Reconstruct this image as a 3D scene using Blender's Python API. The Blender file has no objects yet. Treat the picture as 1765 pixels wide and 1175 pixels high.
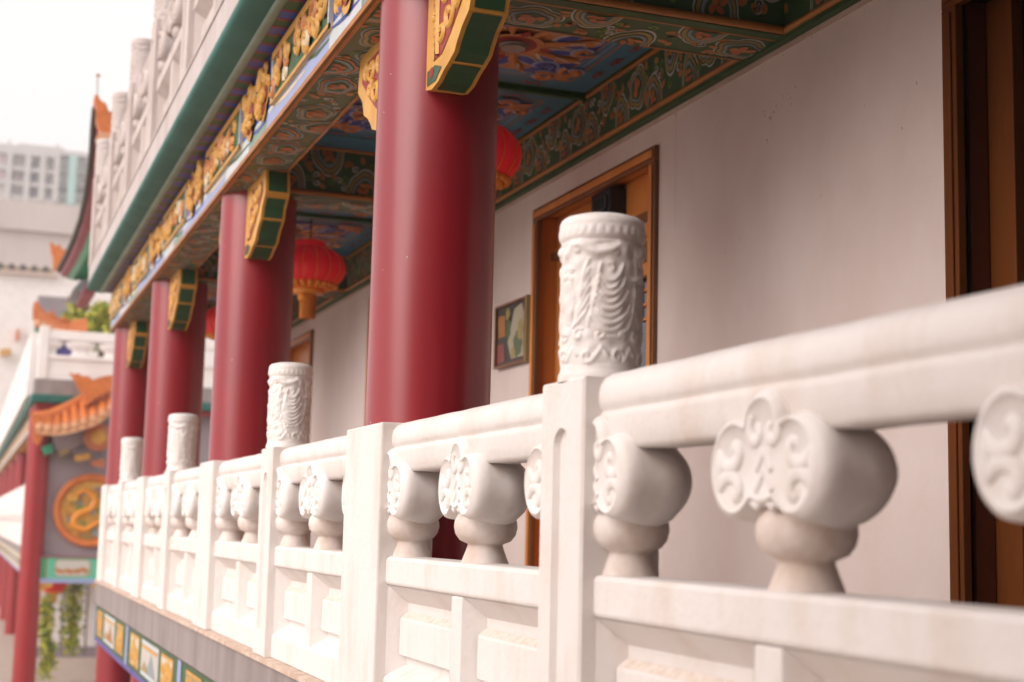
import bpy, math, random
import numpy as np
from mathutils import Vector, Matrix
random.seed(7)
PI=math.pi
# ---------------------------------------------------------------- units: everything is written in u; 1 u = 1.4 m
S=1.4; GZ=-2.6            # ground level in u below the eye
def W(p): return Vector((p[0]*S,p[1]*S,(p[2]-GZ)*S))
scene=bpy.context.scene; COL=scene.collection
# ---------------------------------------------------------------- camera
YAW,PIT,ROL,FPX=math.radians(20.352),math.radians(7.414),math.radians(1.374),2508.9
_f=Vector((math.sin(YAW)*math.cos(PIT),math.cos(YAW)*math.cos(PIT),math.sin(PIT)))
_r=Vector((math.cos(YAW),-math.sin(YAW),0)); _u=_r.cross(_f)
RT=_r*math.cos(ROL)+_u*math.sin(ROL); UP=_u*math.cos(ROL)-_r*math.sin(ROL); FW=_f
cd=bpy.data.cameras.new('camera'); cam=bpy.data.objects.new('camera',cd); COL.objects.link(cam)
cd.sensor_width=36; cd.lens=FPX/1765*36; cd.clip_start=.05; cd.clip_end=2000
cam.matrix_world=Matrix.Translation(W((0,0,0)))@Matrix((RT,UP,-FW)).transposed().to_4x4()
cd.dof.use_dof=True; cd.dof.focus_distance=5.2; cd.dof.aperture_fstop=2.35
scene.camera=cam
# ---------------------------------------------------------------- world and sun (hazy overcast)
SUN_EL,SUN_AZ=math.radians(30),math.radians(-106)     # azimuth from +Y, to the left
wd=bpy.data.worlds.new('World'); scene.world=wd; wd.use_nodes=True
nt=wd.node_tree; nt.nodes.clear()
sk=nt.nodes.new('ShaderNodeTexSky'); sk.sky_type='NISHITA'; sk.sun_disc=False
sk.sun_elevation=SUN_EL; sk.sun_rotation=SUN_AZ; sk.air_density=1.0; sk.dust_density=9.0; sk.ozone_density=1.0
hs=nt.nodes.new('ShaderNodeHueSaturation'); hs.inputs['Saturation'].default_value=.12
mx=nt.nodes.new('ShaderNodeMix'); mx.data_type='RGBA'; mx.blend_type='MULTIPLY'; mx.inputs['Factor'].default_value=1
mx.inputs['B'].default_value=(1.0,.935,.925,1)
bg=nt.nodes.new('ShaderNodeBackground'); bg.inputs['Strength'].default_value=.15
wo=nt.nodes.new('ShaderNodeOutputWorld')
ov=nt.nodes.new('ShaderNodeMix'); ov.data_type='RGBA'; ov.inputs['Factor'].default_value=.78; ov.inputs['B'].default_value=(5.7,5.6,5.6,1)   # even cloud cover
nt.links.new(sk.outputs[0],ov.inputs['A']); nt.links.new(ov.outputs['Result'],hs.inputs['Color']); nt.links.new(hs.outputs[0],mx.inputs['A'])
nt.links.new(mx.outputs['Result'],bg.inputs['Color']); nt.links.new(bg.outputs[0],wo.inputs[0])
sd=bpy.data.lights.new('sun','SUN'); sun=bpy.data.objects.new('sun',sd); COL.objects.link(sun)
sd.energy=1.5; sd.angle=math.radians(54); sd.color=(1,.87,.79)
sdir=Vector((math.sin(SUN_AZ)*math.cos(SUN_EL),math.cos(SUN_AZ)*math.cos(SUN_EL),math.sin(SUN_EL)))
sun.rotation_euler=sdir.to_track_quat('Z','Y').to_euler(); sun.location=(0,0,40)
scene.view_settings.view_transform='Standard'; scene.view_settings.look='None'
scene.view_settings.exposure=0.70; scene.view_settings.gamma=1
# ---------------------------------------------------------------- materials
M={}
def mat(name,c,rough=.6,c2=None,sc=6,amt=.5,bump=0,bsc=40,spec=.5,coat=0,streak=1.0,metal=0,emit=0,contrast=(.42,.66)):
    m=bpy.data.materials.new(name); m.use_nodes=True; t=m.node_tree; b=t.nodes['Principled BSDF']
    b.inputs['Base Color'].default_value=(*c,1); b.inputs['Roughness'].default_value=rough
    b.inputs['Specular IOR Level'].default_value=spec; b.inputs['Coat Weight'].default_value=coat; b.inputs['Coat Roughness'].default_value=.22
    b.inputs['Metallic'].default_value=metal
    if emit: b.inputs['Emission Color'].default_value=(*c,1); b.inputs['Emission Strength'].default_value=emit
    g=t.nodes.new('ShaderNodeNewGeometry')
    if c2:
        mp=t.nodes.new('ShaderNodeMapping'); mp.inputs['Scale'].default_value=(1,1,1/streak); t.links.new(g.outputs['Position'],mp.inputs['Vector'])
        n=t.nodes.new('ShaderNodeTexNoise'); n.inputs['Scale'].default_value=sc; n.inputs['Detail'].default_value=6; n.inputs['Roughness'].default_value=.62
        t.links.new(mp.outputs[0],n.inputs['Vector'])
        r=t.nodes.new('ShaderNodeMapRange'); r.inputs['From Min'].default_value=contrast[0]; r.inputs['From Max'].default_value=contrast[1]; r.inputs['To Max'].default_value=amt
        t.links.new(n.outputs[0],r.inputs['Value'])
        x=t.nodes.new('ShaderNodeMix'); x.data_type='RGBA'; x.inputs['A'].default_value=(*c,1); x.inputs['B'].default_value=(*c2,1)
        t.links.new(r.outputs[0],x.inputs['Factor']); t.links.new(x.outputs['Result'],b.inputs['Base Color'])
        rr=t.nodes.new('ShaderNodeMapRange'); rr.inputs['To Min'].default_value=max(0,rough-.08); rr.inputs['To Max'].default_value=min(1,rough+.1)
        t.links.new(n.outputs[0],rr.inputs['Value']); t.links.new(rr.outputs[0],b.inputs['Roughness'])
    if bump:
        n2=t.nodes.new('ShaderNodeTexNoise'); n2.inputs['Scale'].default_value=bsc; n2.inputs['Detail'].default_value=5
        t.links.new(g.outputs['Position'],n2.inputs['Vector'])
        bp=t.nodes.new('ShaderNodeBump'); bp.inputs['Strength'].default_value=bump; bp.inputs['Distance'].default_value=.02
        t.links.new(n2.outputs[0],bp.inputs['Height']); t.links.new(bp.outputs[0],b.inputs['Normal'])
    M[name]=m; return m
mat('white_plaster',(.755,.72,.70),.55,(.58,.46,.37),5,.5,.16,34,.4,streak=2.5,contrast=(.47,.74))
mat('white_carving',(.775,.745,.725),.5,(.60,.49,.40),9,.45,.10,30,.45,contrast=(.5,.78))
mat('stained_carving',(.76,.70,.665),.6,(.56,.43,.34),9,.7,.12,30,.35,streak=1.6)
mat('weathered_plaster',(.54,.485,.465),.65,(.40,.33,.30),5,.6,.14,30,.3,streak=2.5)
mat('dirty_ledge',(.62,.50,.42),.75,(.40,.27,.19),14,.7,.2,60,.2)
mat('wood_grain_dirt',(.74,.67,.61),.8,(.58,.46,.38),30,.7,.2,60,.2)
mat('red_lacquer',(.265,.008,.017),.38,(.205,.007,.018),1.3,.5,.035,5,.4,coat=.55)
mat('far_red',(.30,.010,.014),.35,(.24,.010,.016),3,.5)
mat('wall_plaster',(.72,.635,.605),.85,(.62,.50,.455),1.1,.6,.06,30,.2,streak=1.6)
mat('scuff',(.36,.26,.23),.9)
mat('pale_trim',(.55,.44,.38),.7,(.40,.29,.24),5,.6)
mat('grey_slab',(.30,.265,.26),.75,(.20,.165,.16),4,.7,.08,30,.3,streak=5)
mat('white_fascia',(.50,.455,.445),.7,(.36,.30,.28),3,.6,.05,25,.3,streak=6)
mat('teal_paint',(.025,.135,.11),.55,(.018,.09,.075),3,.6,.04,20,.3)
mat('teal_light',(.22,.30,.24),.5,(.12,.20,.16),3,.6)
mat('dark_green',(.045,.105,.045),.5,(.065,.13,.05),8,.5)
mat('olive_paint',(.10,.125,.055),.5,(.13,.13,.06),7,.6)
mat('mid_green',(.035,.10,.03),.5,(.025,.07,.022),6,.6)
mat('leaf_green',(.15,.25,.05),.5)
mat('bracket_green',(.022,.085,.034),.45,(.016,.055,.022),5,.6)
mat('tan_paint',(.34,.25,.10),.5)
mat('orange_paint',(.50,.20,.065),.5,(.40,.14,.04),12,.5)
mat('coral_paint',(.45,.14,.06),.5)
mat('white_paint',(.50,.48,.44),.5)
mat('slate_paint',(.24,.29,.32),.5)
mat('blue_paint',(.04,.07,.33),.45,(.03,.05,.24),5,.5)
mat('violet_paint',(.08,.07,.27),.5)
mat('sky_paint',(.28,.34,.56),.5)
mat('pale_paint',(.52,.56,.60),.55,(.42,.50,.48),4,.6)
mat('teal_border',(.07,.22,.34),.45,(.05,.17,.27),6,.5)
mat('gold_paint',(.60,.32,.055),.42,(.46,.21,.03),9,.6,.05,40,.5)
mat('ochre_paint',(.40,.16,.03),.45,(.28,.10,.02),7,.6)
mat('ornament_red',(.26,.012,.014),.45)
mat('cream_paint',(.60,.52,.36),.5)
mat('black_paint',(.012,.012,.014),.4)
mat('door_wood',(.66,.245,.055),.42,(.46,.15,.03),7,.6,.05,30,.5,streak=8)
mat('dark_wood',(.10,.026,.010),.4,(.06,.014,.006),7,.6,streak=8)
mat('darker_wood',(.15,.045,.010),.6,(.08,.022,.006),7,.6,spec=.12,streak=6)  # darker, duller brown used only on the open doorway
mat('frame_wood',(.20,.075,.02),.42,(.12,.04,.012),7,.6,streak=6)
mat('unlit_black',(.012,.006,.005),.9)  # near-black colour stands in for the unlit room and open jamb
mat('glass_dark',(.03,.035,.04),.08,spec=.8)
mat('plastic_black',(.018,.019,.022),.4)
mat('lamp_grey',(.25,.22,.19),.3)
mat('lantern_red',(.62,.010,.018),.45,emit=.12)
mat('lantern_gold',(.75,.28,.03),.45)
mat('tassel',(.62,.20,.02),.7)
mat('tile_orange',(.60,.17,.035),.4,(.42,.10,.02),8,.7)
mat('tile_pale',(.62,.33,.18),.5,(.5,.2,.09),8,.6)
mat('maroon',(.27,.06,.085),.5)
mat('emerald',(.03,.30,.16),.45)
mat('emerald_light',(.10,.46,.30),.45)
mat('soffit_green',(.03,.19,.085),.5)
mat('far_white',(.82,.79,.77),.7,(.66,.60,.56),2,.4)
mat('gate_wall',(.30,.25,.27),.8,(.24,.19,.21),1.0,.5)
mat('floor_tile',(.42,.31,.26),.5,(.34,.24,.19),3,.6)
mat('ground_stone',(.46,.37,.31),.8,(.36,.28,.23),2,.6,.1,20)
mat('concrete',(.52,.46,.43),.85,(.42,.36,.33),.25,.7,streak=4)
mat('tower_wall',(.50,.485,.48),.8,(.43,.41,.40),.15,.5)
mat('tower_glass',(.09,.10,.15),.3)
mat('tower_grey',(.40,.39,.40),.6)  # plain grey of windows and antenna masts
mat('tower_teal',(.32,.52,.50),.6)
mat('tower_pink',(.50,.36,.40),.6)
mat('dark_tile',(.05,.04,.03),.6)
mat('leaf_yellow',(.42,.44,.04),.6,(.50,.42,.05),20,.8)
mat('leaf_lime',(.20,.32,.03),.6,(.07,.14,.015),20,.8)
mat('bark',(.12,.08,.05),.8)
mat('photo_dark',(.03,.022,.015),.4)
mat('photo_red',(.22,.03,.02),.3)
mat('photo_yellow',(.32,.24,.05),.3)
mat('photo_green',(.07,.10,.02),.3)
mat('photo_white',(.40,.36,.24),.3)
# ---------------------------------------------------------------- mesh builder
class MB:
    def __init__(s): s.v=[]; s.f=[]; s.m=[]; s.s=[]
    def add(s,vs,fs,m,smooth=False):
        o=len(s.v); s.v+= [tuple(p) for p in vs]
        for f in fs: s.f.append(tuple(i+o for i in f)); s.m.append(m); s.s.append(smooth)
        return s
    def box(s,x0,x1,y0,y1,z0,z1,m):
        v=[(x,y,z) for x in(x0,x1) for y in(y0,y1) for z in(z0,z1)]
        return s.add(v,[(0,1,3,2),(4,6,7,5),(0,4,5,1),(2,3,7,6),(0,2,6,4),(1,5,7,3)],m)
    def prism(s,poly,axis,a0,a1,m,cap=None,smooth=False):
        n=len(poly)
        def P(a,b,t): return {'x':(t,a,b),'y':(a,t,b),'z':(a,b,t)}[axis]
        v=[P(a,b,a0) for a,b in poly]+[P(a,b,a1) for a,b in poly]
        s.add(v,[(i,(i+1)%n,n+(i+1)%n,n+i) for i in range(n)],m,smooth)
        s.add(v,[tuple(range(n))[::-1],tuple(range(n,2*n))],cap or m)
        return s
    def tube(s,path,r,m,n=8,closed=False,smooth=True):
        path=[Vector(p) for p in path]; k=len(path); rs=r if isinstance(r,(list,tuple)) else [r]*k
        vs=[];N=None
        for i,p in enumerate(path):
            a=path[(i-1)%k] if (closed or i>0) else p; b=path[(i+1)%k] if (closed or i<k-1) else p
            t=(b-a); t=t.normalized() if t.length>1e-9 else Vector((0,0,1))
            if N is None: N=t.orthogonal().normalized()
            else:
                N=(N-t*N.dot(t)); N=N.normalized() if N.length>1e-6 else t.orthogonal().normalized()
            B=t.cross(N)
            for j in range(n):
                q=2*PI*j/n; vs.append(p+(N*math.cos(q)+B*math.sin(q))*rs[i])
        fs=[]; L=k if closed else k-1
        for i in range(L):
            for j in range(n):
                a=i*n+j; b=i*n+(j+1)%n; c=((i+1)%k)*n+(j+1)%n; d=((i+1)%k)*n+j; fs.append((a,b,c,d))
        s.add(vs,fs,m,smooth)
        if not closed: s.add(vs,[tuple(range(n))[::-1],tuple(range((k-1)*n,k*n))],m)
        return s
    def lathe(s,prof,c,m,n=32,sx=1,sy=1,axis='z',smooth=True,a0=0):
        vs=[]; k=len(prof)
        for r,z in prof:
            for j in range(n):
                q=2*PI*j/n+a0; a,b=r*math.cos(q)*sx,r*math.sin(q)*sy
                vs.append({'z':(c[0]+a,c[1]+b,c[2]+z),'y':(c[0]+a,c[1]+z,c[2]+b),'x':(c[0]+z,c[1]+a,c[2]+b)}[axis])
        s.add(vs,[(i*n+j,i*n+(j+1)%n,(i+1)*n+(j+1)%n,(i+1)*n+j) for i in range(k-1) for j in range(n)],m,smooth)
        s.add(vs,[tuple(range(n))[::-1],tuple(range((k-1)*n,k*n))],m)
        return s
    def mesh(s,name,o=(0,0,0)):
        me=bpy.data.meshes.new(name)
        me.from_pydata([((x-o[0])*S,(y-o[1])*S,(z-o[2])*S) for x,y,z in s.v],[],s.f)
        names=[]
        for m in s.m:
            if m not in names: names.append(m)
        for m in names: me.materials.append(M[m])
        ix={m:i for i,m in enumerate(names)}
        me.polygons.foreach_set('material_index',[ix[m] for m in s.m])
        me.polygons.foreach_set('use_smooth',s.s); me.update(); return me
OR={}
def put(name,data,o,parent=None):
    ob=bpy.data.objects.new(name,data); COL.objects.link(ob); OR[ob.name]=Vector(o)
    if parent is not None:
        ob.parent=parent; ob.location=(Vector(o)-OR[parent.name])*S
    else: ob.location=W(o)
    return ob
def bev(ob,w=.006,seg=2):
    b=ob.modifiers.new('bevel','BEVEL'); b.width=w*S; b.segments=seg; b.limit_method='ANGLE'; b.angle_limit=math.radians(40); b.harden_normals=False
    return ob
def obj(name,mb,parent=None,o=None,bevel=0,me=None):
    if o is None: o=OR[parent.name] if parent is not None else (0,0,0)
    ob=put(name,me or mb.mesh(name,o),o,parent)
    if bevel: bev(ob,bevel)
    return ob
def tag(ob,label,cat,group=None,kind=None):
    if label: ob['label']=label
    if cat: ob['category']=cat
    if group: ob['group']=group
    if kind: ob['kind']=kind
    return ob
def thing(name,o,label,cat,group=None): return tag(put(name,None,o),label,cat,group)
def copy_tree(src,o,parent=None):
    c=src.copy(); COL.objects.link(c); OR[c.name]=Vector(o)
    if parent is None: c.location=W(o)
    else: c.parent=parent
    for ch in list(src.children):
        copy_child(ch,c)
    return c
def copy_child(ch,par):
    k=ch.copy(); COL.objects.link(k); k.parent=par
    for g in list(ch.children): copy_child(g,k)
def at(px,py,Y):
    d=RT*((px-882.5)/FPX)+UP*(-(py-587.5)/FPX)+FW
    return d*(Y/d.y)
# ---------------------------------------------------------------- painted ornament: flat shapes laid in layers on a surface
class Paint:
    def __init__(s,fn,mb=None): s.fn=fn; s.b=mb or MB()
    def fill(s,pts,m,h):
        n=len(pts); cu=sum(p[0] for p in pts)/n; cv=sum(p[1] for p in pts)/n
        s.b.add([s.fn(cu,cv,h)]+[s.fn(u,v,h) for u,v in pts],[(0,i+1,(i+1)%n+1) for i in range(n)],m)
    def rect(s,u0,u1,v0,v1,m,h): s.b.add([s.fn(u0,v0,h),s.fn(u1,v0,h),s.fn(u1,v1,h),s.fn(u0,v1,h)],[(0,1,2,3)],m)
    def ribbon(s,pts,w,m,h,rise=0,taper=.25):
        n=len(pts); vs=[]; K=5 if rise else 2
        for i,(u,v) in enumerate(pts):
            a=pts[max(0,i-1)]; b=pts[min(n-1,i+1)]; du,dv=b[0]-a[0],b[1]-a[1]; L=math.hypot(du,dv) or 1
            nu,nv=-dv/L,du/L; t=i/(n-1); ww=w*(taper+(1-taper)*math.sin(PI*min(1,max(0,.08+.84*t))))*.5
            for k in range(K):
                q=-1+2*k/(K-1); vs.append(s.fn(u+nu*ww*q,v+nv*ww*q,h+(rise*(1-q*q) if rise else 0)))
        s.b.add(vs,[(i*K+k,i*K+k+1,(i+1)*K+k+1,(i+1)*K+k) for i in range(n-1) for k in range(K-1)],m,bool(rise))
    def ell(s,u,v,a,b,m,h,rot=0,n=16):
        c,q=math.cos(rot),math.sin(rot)
        s.fill([(u+a*math.cos(t)*c-b*math.sin(t)*q,v+a*math.cos(t)*q+b*math.sin(t)*c) for t in[2*PI*i/n for i in range(n)]],m,h)
    def lobed(s,u,v,a,b,m,h,n=5,rot=0,depth=.2,seg=60,ph=0):
        c,q=math.cos(rot),math.sin(rot); P=[]
        for i in range(seg):
            t=2*PI*i/seg; r=1-depth*(1-abs(math.sin(n*t/2+ph))**.8); x,y=a*r*math.cos(t),b*r*math.sin(t)
            P.append((u+x*c-y*q,v+x*q+y*c))
        s.fill(P,m,h)
    def arch(s,u,v,a,b,m,h,depth=.14,n=3,seg=30):
        P=[]
        for i in range(seg+1):
            t=PI*i/seg; r=1-depth*(1-abs(math.sin(n*t/2))**.8) if 0<i<seg else 1-depth*.3
            P.append((u+a*r*math.cos(t),v+b*r*math.sin(t)))
        s.fill(P,m,h)
def spiral(u,v,r,turns=1.3,a0=0,sgn=1,n=22,r1=.12):
    return [(u+r*(1-(1-r1)*i/(n-1))*math.cos(a0+sgn*2*PI*turns*i/(n-1)),v+r*(1-(1-r1)*i/(n-1))*math.sin(a0+sgn*2*PI*turns*i/(n-1))) for i in range(n)]
LH=.0011
BANDS=[('white_paint',1),('dark_green',.92),('tan_paint',.86),('dark_green',.72),('slate_paint',.67),('dark_green',.55)]
BANDS2=[('slate_paint',1),('dark_green',.91),('orange_paint',.85),('dark_green',.73),('slate_paint',.68),('leaf_green',.54),('dark_green',.48)]
def cloud(P,u,v,a,b,rng,rot=0,n=5,bands=BANDS,h=LH,seg=50):
    ph=rng.random()*.4
    for k,(m,sc) in enumerate(bands): P.lobed(u,v,a*sc,b*sc,m,h+k*LH,n,rot,.2,seg,ph)
    hh=h+len(bands)*LH
    for k in range(5):
        t=2*PI*k/5+rng.random(); r=.27 if k else 0
        P.ell(u+a*r*math.cos(t),v+b*r*math.sin(t),a*.17,b*.15,('orange_paint','coral_paint')[k%2],hh+k*LH*.3,rng.random()*3,12)
def arches(P,u,v,a,b,rng,bands=BANDS,h=LH):
    for k,(m,sc) in enumerate(bands): P.arch(u,v,a*sc,b*sc,m,h+k*LH)
    hh=h+len(bands)*LH; sg=1 if b>0 else -1
    for k in range(4): P.ell(u+a*(-.24+.16*k),v+b*(.14+.2*(k%2)),a*.13,abs(b)*.13,('coral_paint','orange_paint')[k%2],hh+k*LH*.3,rng.random()*3,12)
def small(P,u,v,s,rng,h=LH):
    k=rng.random()
    if k<.55:
        r=rng.random()*PI; P.ell(u,v,s*.62,s*.40,'leaf_green' if rng.random()<.35 else 'tan_paint',h,r,12); P.ell(u,v,s*.5,s*.30,'orange_paint',h+LH,r,12)
    elif k<.8: P.ribbon(spiral(u,v,s*.55,1.2,rng.random()*6,1 if rng.random()<.5 else -1),s*.26,'white_paint',h+LH)
    else: P.ribbon(spiral(u,v,s*.6,1.1,rng.random()*6,1 if rng.random()<.5 else -1),s*.3,'leaf_green',h+LH)
def frieze(P,u0,u1,v0,v1,seed,ground='dark_green',p=.33,bands=BANDS,full=True):
    """cloud ornament filling a strip"""
    rng=random.Random(seed); H=v1-v0; P.rect(u0,u1,v0,v1,ground,0)
    n=max(1,round((u1-u0)/p)); p=(u1-u0)/n
    for i in range(n):
        c=u0+(i+.25)*p; arches(P,c,v0,p*.235,H*.66,rng,bands); 
        c2=u0+(i+.75)*p
        if full and i%2==0: cloud(P,c2,(v0+v1)/2+H*.03,p*.30,H*.45,rng,rng.random()*.5,5,bands)
        else: arches(P,c2,v1,p*.235,-H*.66,rng,bands)
        for k in range(22):
            u=u0+(i+rng.random())*p; v=v0+H*(.12+.76*rng.random())
            d=((u-c)/(p*.21))**2+((v-v0)/(H*.6))**2; e=((u-c2)/(p*.26))**2+(((v-(v0+v1)/2)/(H*.42))**2 if full and i%2==0 else ((v-v1)/(H*.6))**2)
            if d>1.15 and e>1.15: small(P,u,v,min(H*.16,p*.14),rng)
        for (uu,vv) in((u0+(i+.5)*p,v0+H*.3),(u0+(i+.5)*p,v0+H*.62),(u0+(i+.02)*p,v0+H*.7),(u0+(i+.5)*p,v0+H*.85),(u0+(i+.99)*p,v0+H*.3)): 
            if u0+.02<uu<u1-.02: small(P,uu,vv,min(H*.17,p*.13),rng)
# ================================================================ dimensions read from the photograph (u)
XF=1.0                                  # outer face of the posts and of the eave beam
XW=2.237                                # gallery wall
ZB=1.49                                 # underside of the beams
ZC=1.722                                # ceiling
YE=11.86                                # far end of the gallery building
COLS=[1.0,3.84,6.58,9.2,11.62]
POSTS=[(-1.65,'w'),(-.35,'n'),(.997,'w'),(2.43,'n'),(3.84,'w'),(5.19,'n'),(6.58,'w'),(7.95,'n'),(9.2,'w'),(10.45,'n'),(11.66,'w')]
# ---------------------------------------------------------------- ground
g=MB(); g.box(-85,105,-22,196,GZ-.3,GZ,'ground_stone'); tag(obj('ground',g),None,None,kind='structure')
# ---------------------------------------------------------------- balustrade pieces (shared meshes)
def post_mesh(hw,flute):
    b=MB(); x0,x1,z0,z1=0,.150,-.455,.272
    if not flute: b.box(x0,x1,-hw,hw,z0,z1,'white_plaster')
    else:
        # face plate around a round-ended groove
        f=.036; zt,zb=.150,-.36; n=12
        arc=[(f*math.cos(PI*i/n),zt+f*math.sin(PI*i/n)) for i in range(n+1)]; arc2=[(f*math.cos(PI+PI*i/n),zb+f*math.sin(PI+PI*i/n)) for i in range(n+1)]
        inner=arc+arc2; m=len(inner); outer=[]
        for y,z in inner:
            cz=zt if z>=zt else zb if z<=zb else z; dy,dz=y,z-cz
            t=min((hw/abs(dy)) if abs(dy)>1e-6 else 1e9, ((z1-zt if dz>0 else zb-z0)/abs(dz)) if abs(dz)>1e-6 else 1e9)
            outer.append((dy*t,cz+dz*t))
        # snap the corners
        for sg in(1,-1):
            for c,lst in(((sg*hw,z1),range(0,n+1)),((sg*hw,z0),range(n+1,m))):
                k=min(lst,key=lambda i:(outer[i][0]-c[0])**2+(outer[i][1]-c[1])**2); outer[k]=c
        zm=(z0+z1)/2; vs=[(0,y*(hw-.005)/hw,zm+(z-zm)*.987) for y,z in outer]+[(0,y,z) for y,z in inner]+[(.012,y*.82,z) for y,z in inner]+[(x1,y,z) for y,z in outer]+[(.005,y,z) for y,z in outer]
        F=[(i,(i+1)%m,m+(i+1)%m,m+i) for i in range(m)]+[(m+i,m+(i+1)%m,2*m+(i+1)%m,2*m+i) for i in range(m)]+[(i,(i+1)%m,4*m+(i+1)%m,4*m+i) for i in range(m)]+[(4*m+i,4*m+(i+1)%m,3*m+(i+1)%m,3*m+i) for i in range(m)]
        b.add(vs,F+[tuple(range(2*m,3*m)),tuple(range(3*m,4*m))],'white_plaster')
    return b.mesh('post')
def finial_mesh(seed=3):
    r0,H=.0765,.305; NT,NZ=216,150; rng=random.Random(seed)
    pts=[]                                    # (s along the girth, z, radius, height)
    def line(P,w,a,taper=True):
        n=len(P)
        for i in range(n-1):
            L=math.hypot(P[i+1][0]-P[i][0],P[i+1][1]-P[i][1]); k=max(1,int(L/.0035))
            for j in range(k):
                f=j/k; t=(i+f)/(n-1); ww=w*(.45+.55*math.sin(PI*(.12+.8*t))) if taper else w
                pts.append((P[i][0]*(1-f)+P[i+1][0]*f,P[i][1]*(1-f)+P[i+1][1]*f,ww,a*(ww/w)**.5))
    G=2*PI*r0
    for q in range(3):
        s0=q*G/3
        for k in range(8):                     # wing: feathers sweeping down and up to the right
            a_,b_,c_=(s0+.006+.0022*k,.108+.0125*k),(s0+.046+.001*k,.062+.0135*k),(s0+.088-.0035*k+.006*(k%2),.128+.0125*k)
            line([tuple((1-t)**2*a_[m]+2*t*(1-t)*b_[m]+t*t*c_[m] for m in(0,1)) for t in[q_/13 for q_ in range(14)]],.0074-.0002*k,.0085)
        line([(s0+.102,.238),(s0+.104,.19),(s0+.098,.14),(s0+.084,.096),(s0+.060,.078),(s0+.03,.080)],.007,.007)
        line([(s0+.002,.098),(s0+.010,.135),(s0+.020,.175),(s0+.026,.215)],.006,.006)
        for k in range(6):                     # small raised wing beside it
            line([(s0-.030+.002*k,.098+.004*k),(s0-.018+.001*k,.108+.012*k),(s0-.004,.122+.0165*k),(s0+.004,.140+.0165*k)],.0058,.0075)
        for k in range(6):                     # long beard
            a=(k-2.5)/2.5; line([(s0-.046+.010*a,.178),(s0-.046+.016*a,.155),(s0-.045+.013*a,.130),(s0-.044+.003*a,.100)],.0045,.0065)
        line([(s0-.060,.186),(s0-.046,.192),(s0-.032,.186)],.008,.009,False); line(spiral(s0-.052,.203,.006,1,0,1,10),.0045,.008); line(spiral(s0-.038,.203,.006,1,0,-1,10),.0045,.008)
        for k in range(4): line(spiral(s0-.060+.042*k,.083,.012,1.1,k,1 if k%2 else -1,14),.005,.0075)
        # cloud brow under the rim
        line([(s0-.05,.232),(s0-.035,.247),(s0-.015,.249),(s0+.0,.238),(s0+.02,.232),(s0+.045,.236),(s0+.06,.246),(s0+.075,.238)],.010,.011,False)
        line(spiral(s0-.02,.240,.012,1,0,1,12),.005,.008); line(spiral(s0+.05,.236,.012,1,2,-1,12),.005,.008)
    for k in range(26):                        # small curls filling the ground
        s_,z_=rng.random()*G,rng.uniform(.075,.235); line(spiral(s_,z_,rng.uniform(.008,.014),rng.uniform(.6,1.2),rng.random()*6,rng.choice((1,-1)),14),.0042,.0045)
    for k in range(8):                         # wave scrolls round the foot
        s=k*G/8; line(spiral(s,.044,.014,1.1,0,1 if k%2 else -1,16),.0055,.0085); line([(s+.012,.036),(s+.028,.058),(s+.042,.044)],.006,.0075)
    A=np.array(pts); th=np.arange(NT)/NT*G; zz=np.linspace(0,H,NZ); T,Z=np.meshgrid(th,zz)
    Hh=np.zeros_like(T)
    for s,z,w,a in A:
        zi=np.where(np.abs(zz-z)<w*2.2)[0]
        if not len(zi): continue
        d=(th-s+G/2)%G-G/2; ti=np.where(np.abs(d)<w*2.2)[0]
        D2=(d[ti][None,:]**2+(zz[zi][:,None]-z)**2)/(w*w)
        sub=np.ix_(zi,ti); Hh[sub]=np.maximum(Hh[sub],a*np.exp(-D2*1.6))
    base=np.interp(zz,[0,.012,.02,.03,.20,.258,.262,.266,.292,.300,.305],[.0775,.0775,.074,.0725,.0735,.0745,.0775,.079,.079,.076,.070])
    bead=np.where((zz>.264)&(zz<.284),1,0)[:,None]*.0017*np.abs(np.sin(T/G*PI*30))*np.sin(np.clip((Z-.264)/.02,0,1)*PI)
    low=(.0016*np.sin(T/G*2*PI*5+Z*60)*np.sin(Z*80)+.0011*np.sin(T/G*2*PI*11-Z*95)*np.sin(Z*130+T/G*2*PI*3))*((Z>.03)&(Z<.25))
    R=base[:,None]+np.where(Z<.258,Hh,0)*.55+bead+low
    b=MB(); vs=[(R[i,j]*math.cos(2*PI*j/NT),R[i,j]*math.sin(2*PI*j/NT),zz[i]) for i in range(NZ) for j in range(NT)]
    b.add(vs,[(i*NT+j,i*NT+(j+1)%NT,(i+1)*NT+(j+1)%NT,(i+1)*NT+j) for i in range(NZ-1) for j in range(NT)],'white_carving',True)
    tp=len(vs); ring=[((.070-.006*k)*math.cos(2*PI*j/NT),(.070-.006*k)*math.sin(2*PI*j/NT),H+.0018*k) for k in range(4) for j in range(NT)]
    b.add(ring,[(k*NT+j,k*NT+(j+1)%NT,(k+1)*NT+(j+1)%NT,(k+1)*NT+j) for k in range(3) for j in range(NT)],'white_carving',True)
    b.add(ring,[tuple(range(3*NT,4*NT))],'white_carving')
    return b.mesh('carved_finial')
def head_outline(n=96):
    E=[(-.086,.094,.067,.073),(.086,.094,.067,.073),(0,.150,.050,.056),(0,.085,.06,.045)]; c=(0,.098); P=[]
    for i in range(n):
        t=2*PI*i/n; d=(math.cos(t),math.sin(t)); r=0
        for k in range(1,200):
            q=k*.001; y,z=c[0]+d[0]*q,c[1]+d[1]*q
            if any(((y-a)/e)**2+((z-b)/f)**2<=1 for a,b,e,f in E): r=q
        P.append(r)
    P=[(P[i-1]+4*P[i]+P[(i+1)%n])/6 for i in range(n)]
    return c,P
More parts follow.
